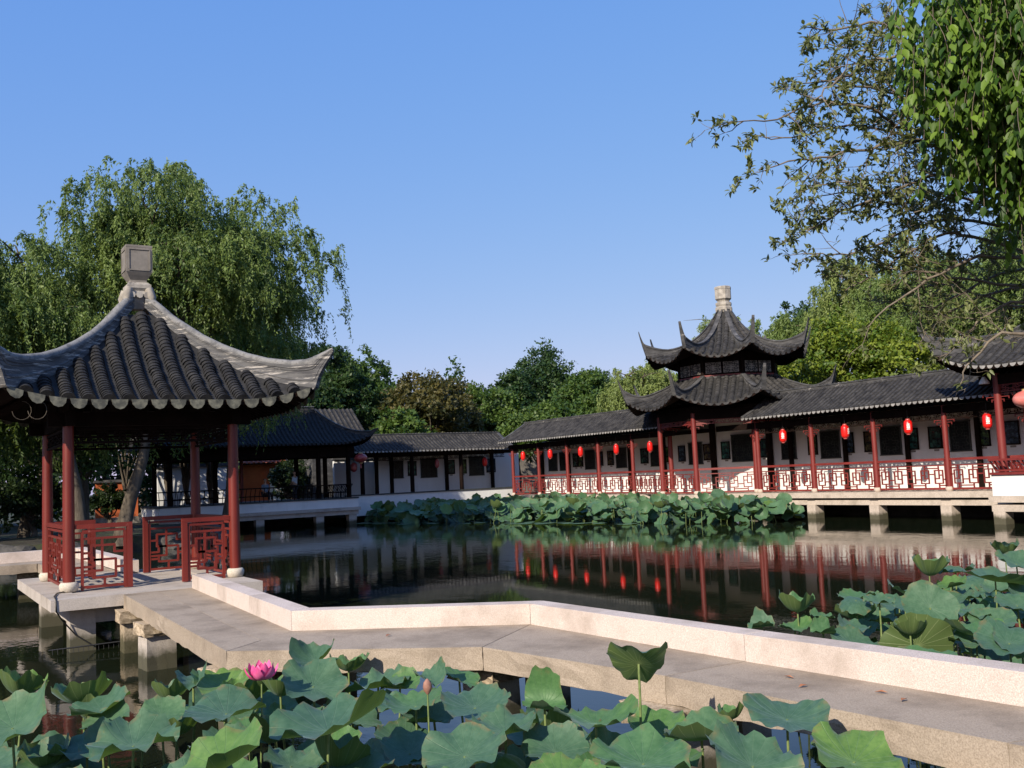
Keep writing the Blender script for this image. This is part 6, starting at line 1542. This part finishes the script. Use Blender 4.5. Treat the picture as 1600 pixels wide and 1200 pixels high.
for i, (x, y) in enumerate([(5.30, 5.05), (5.45, 5.32), (5.45, 4.35), (5.52, 4.58), (4.15, 9.35)]):
    mb = MB(); a = i*1.7; c, s_ = math.cos(a)*.045, math.sin(a)*.045; z = .822
    mb.add([(x-c, y-s_, z), (x+s_*.4, y-c*.4, z+.012), (x+c, y+s_, z+.004), (x-s_*.4, y+c*.4, z+.014), (x, y, z+.003)], [(0, 1, 4), (1, 2, 4), (2, 3, 4), (3, 0, 4)])
    o = mb.build('fallen_leaf', 'drygleaf', None, (x, y, z)); tag(o, 'small reddish dry leaf lying on the bridge deck', 'fallen leaf', 'dry leaves on the bridge deck')

# ------------------------------------------------------------------ people in the hall
def skin_obj(name, verts, edges, radii, mat, parent, org):
    me = bpy.data.meshes.new(name); me.from_pydata([tuple(Vector(v)) for v in verts], edges, []); o = link(name, me, parent, org)
    sk = o.modifiers.new('Skin', 'SKIN'); sv = me.skin_vertices[0] if me.skin_vertices else None
    if sv is None: return o
    return o
def person(label, x, y, z, sit, shirt, face):
    t = thing('person', label, 'person', (x, y, z))
    f = Vector((math.cos(face), math.sin(face), 0)); s_ = Vector((-f.y, f.x, 0)); up_ = Vector((0, 0, 1))
    hip = .45 if sit else .82; sh = hip+.48
    def Q(a, b, c): return tuple(f*a+s_*b+up_*c)
    V = [Q(0, 0, hip), Q(0, 0, hip+.22), Q(0, 0, sh-.05), Q(0, 0, sh+.07), Q(.01, 0, sh+.14), Q(.015, 0, sh+.24), Q(.01, 0, sh+.32)]
    Rr = [.14, .125, .13, .055, .055, .095, .06]; E = [(0, 1), (1, 2), (2, 3), (3, 4), (4, 5), (5, 6)]
    for sd in (-1, 1):
        n = len(V); V += [Q(0, sd*.16, sh-.04), Q(.02, sd*.21, sh-.28), Q(.18, sd*.15, sh-.42), Q(.25, sd*.13, sh-.43)]; Rr += [.06, .045, .035, .03]; E += [(2, n), (n, n+1), (n+1, n+2), (n+2, n+3)]
        n = len(V)
        if sit: V += [Q(.02, sd*.09, hip-.02), Q(.42, sd*.10, hip-.0), Q(.42, sd*.10, .10), Q(.54, sd*.10, .04)]
        else: V += [Q(0, sd*.09, hip-.06), Q(.01, sd*.10, .45), Q(0, sd*.10, .08), Q(.12, sd*.11, .035)]
        Rr += [.09, .06, .045, .035]; E += [(0, n), (n, n+1), (n+1, n+2), (n+2, n+3)]
    def grow(name, V, E, Rr, mat, parent, sub=2):
        me = bpy.data.meshes.new(name); me.from_pydata(V, E, []); o = link(name, me, parent, (x, y, z)); o.location = (0, 0, 0)
        o.modifiers.new('Skin', 'SKIN'); 
        if not me.skin_vertices: me.attributes.new('skin_vertex', 'FLOAT', 'POINT')
        for v_, r_ in zip(me.skin_vertices[0].data, Rr): v_.radius = (r_, r_)
        me.skin_vertices[0].data[0].use_root = True
        su = o.modifiers.new('Subsurf', 'SUBSURF'); su.levels = su.render_levels = sub; me.materials.append(M[mat]); return o
    try:
        b = grow('body', V, E, Rr, 'skin', t)
        ve = [0, 1, 2, 3]; grow('shirt', [V[i] for i in (0, 1, 2)]+[V[7], V[8], V[15], V[16]] if 0 else [V[0], V[1], V[2], V[7], V[8], V[15], V[16]], [(0, 1), (1, 2), (2, 3), (3, 4), (2, 5), (5, 6)], [.16, .145, .15, .08, .065, .08, .065], shirt, t)
        grow('trousers', [V[0], V[11], V[12], V[13], V[19], V[20], V[21]], [(0, 1), (1, 2), (2, 3), (0, 4), (4, 5), (5, 6)], [.155, .105, .078, .06, .105, .078, .06], 'trousers', t)
        grow('hair', [Q(-.02, 0, sh+.24), Q(-.01, 0, sh+.33)], [(0, 1)], [.105, .08], 'hairm', t)
    except Exception as ex: print('person', ex)
M['skin'] = surf('skin', (.42, .25, .17), (.48, .29, .20), 5, .6, bmp=0)
M['hairm'] = surf('black_hair', (.008, .007, .006), (.014, .012, .010), 5, .5, bmp=0)
M['trousers'] = surf('dark_trousers', (.02, .022, .03), (.03, .032, .04), 5, .8, bmp=0)
M['shirtpale'] = surf('pale_blue_shirt', (.48, .56, .66), (.56, .64, .72), 5, .8, bmp=0)
M['shirtgrey'] = surf('grey_blue_shirt', (.16, .21, .27), (.2, .25, .31), 5, .8, bmp=0)
person('person in a pale blue shirt standing inside the dark hall', 18.9, 54.6, 1.45, False, 'shirtpale', 2.3)
person('person with dark hair sitting behind the bench rail of the dark hall', 17.0, 53.9, 1.45, True, 'shirtgrey', -1.2)
# far city ground haze is not needed: the air in the photograph is clear
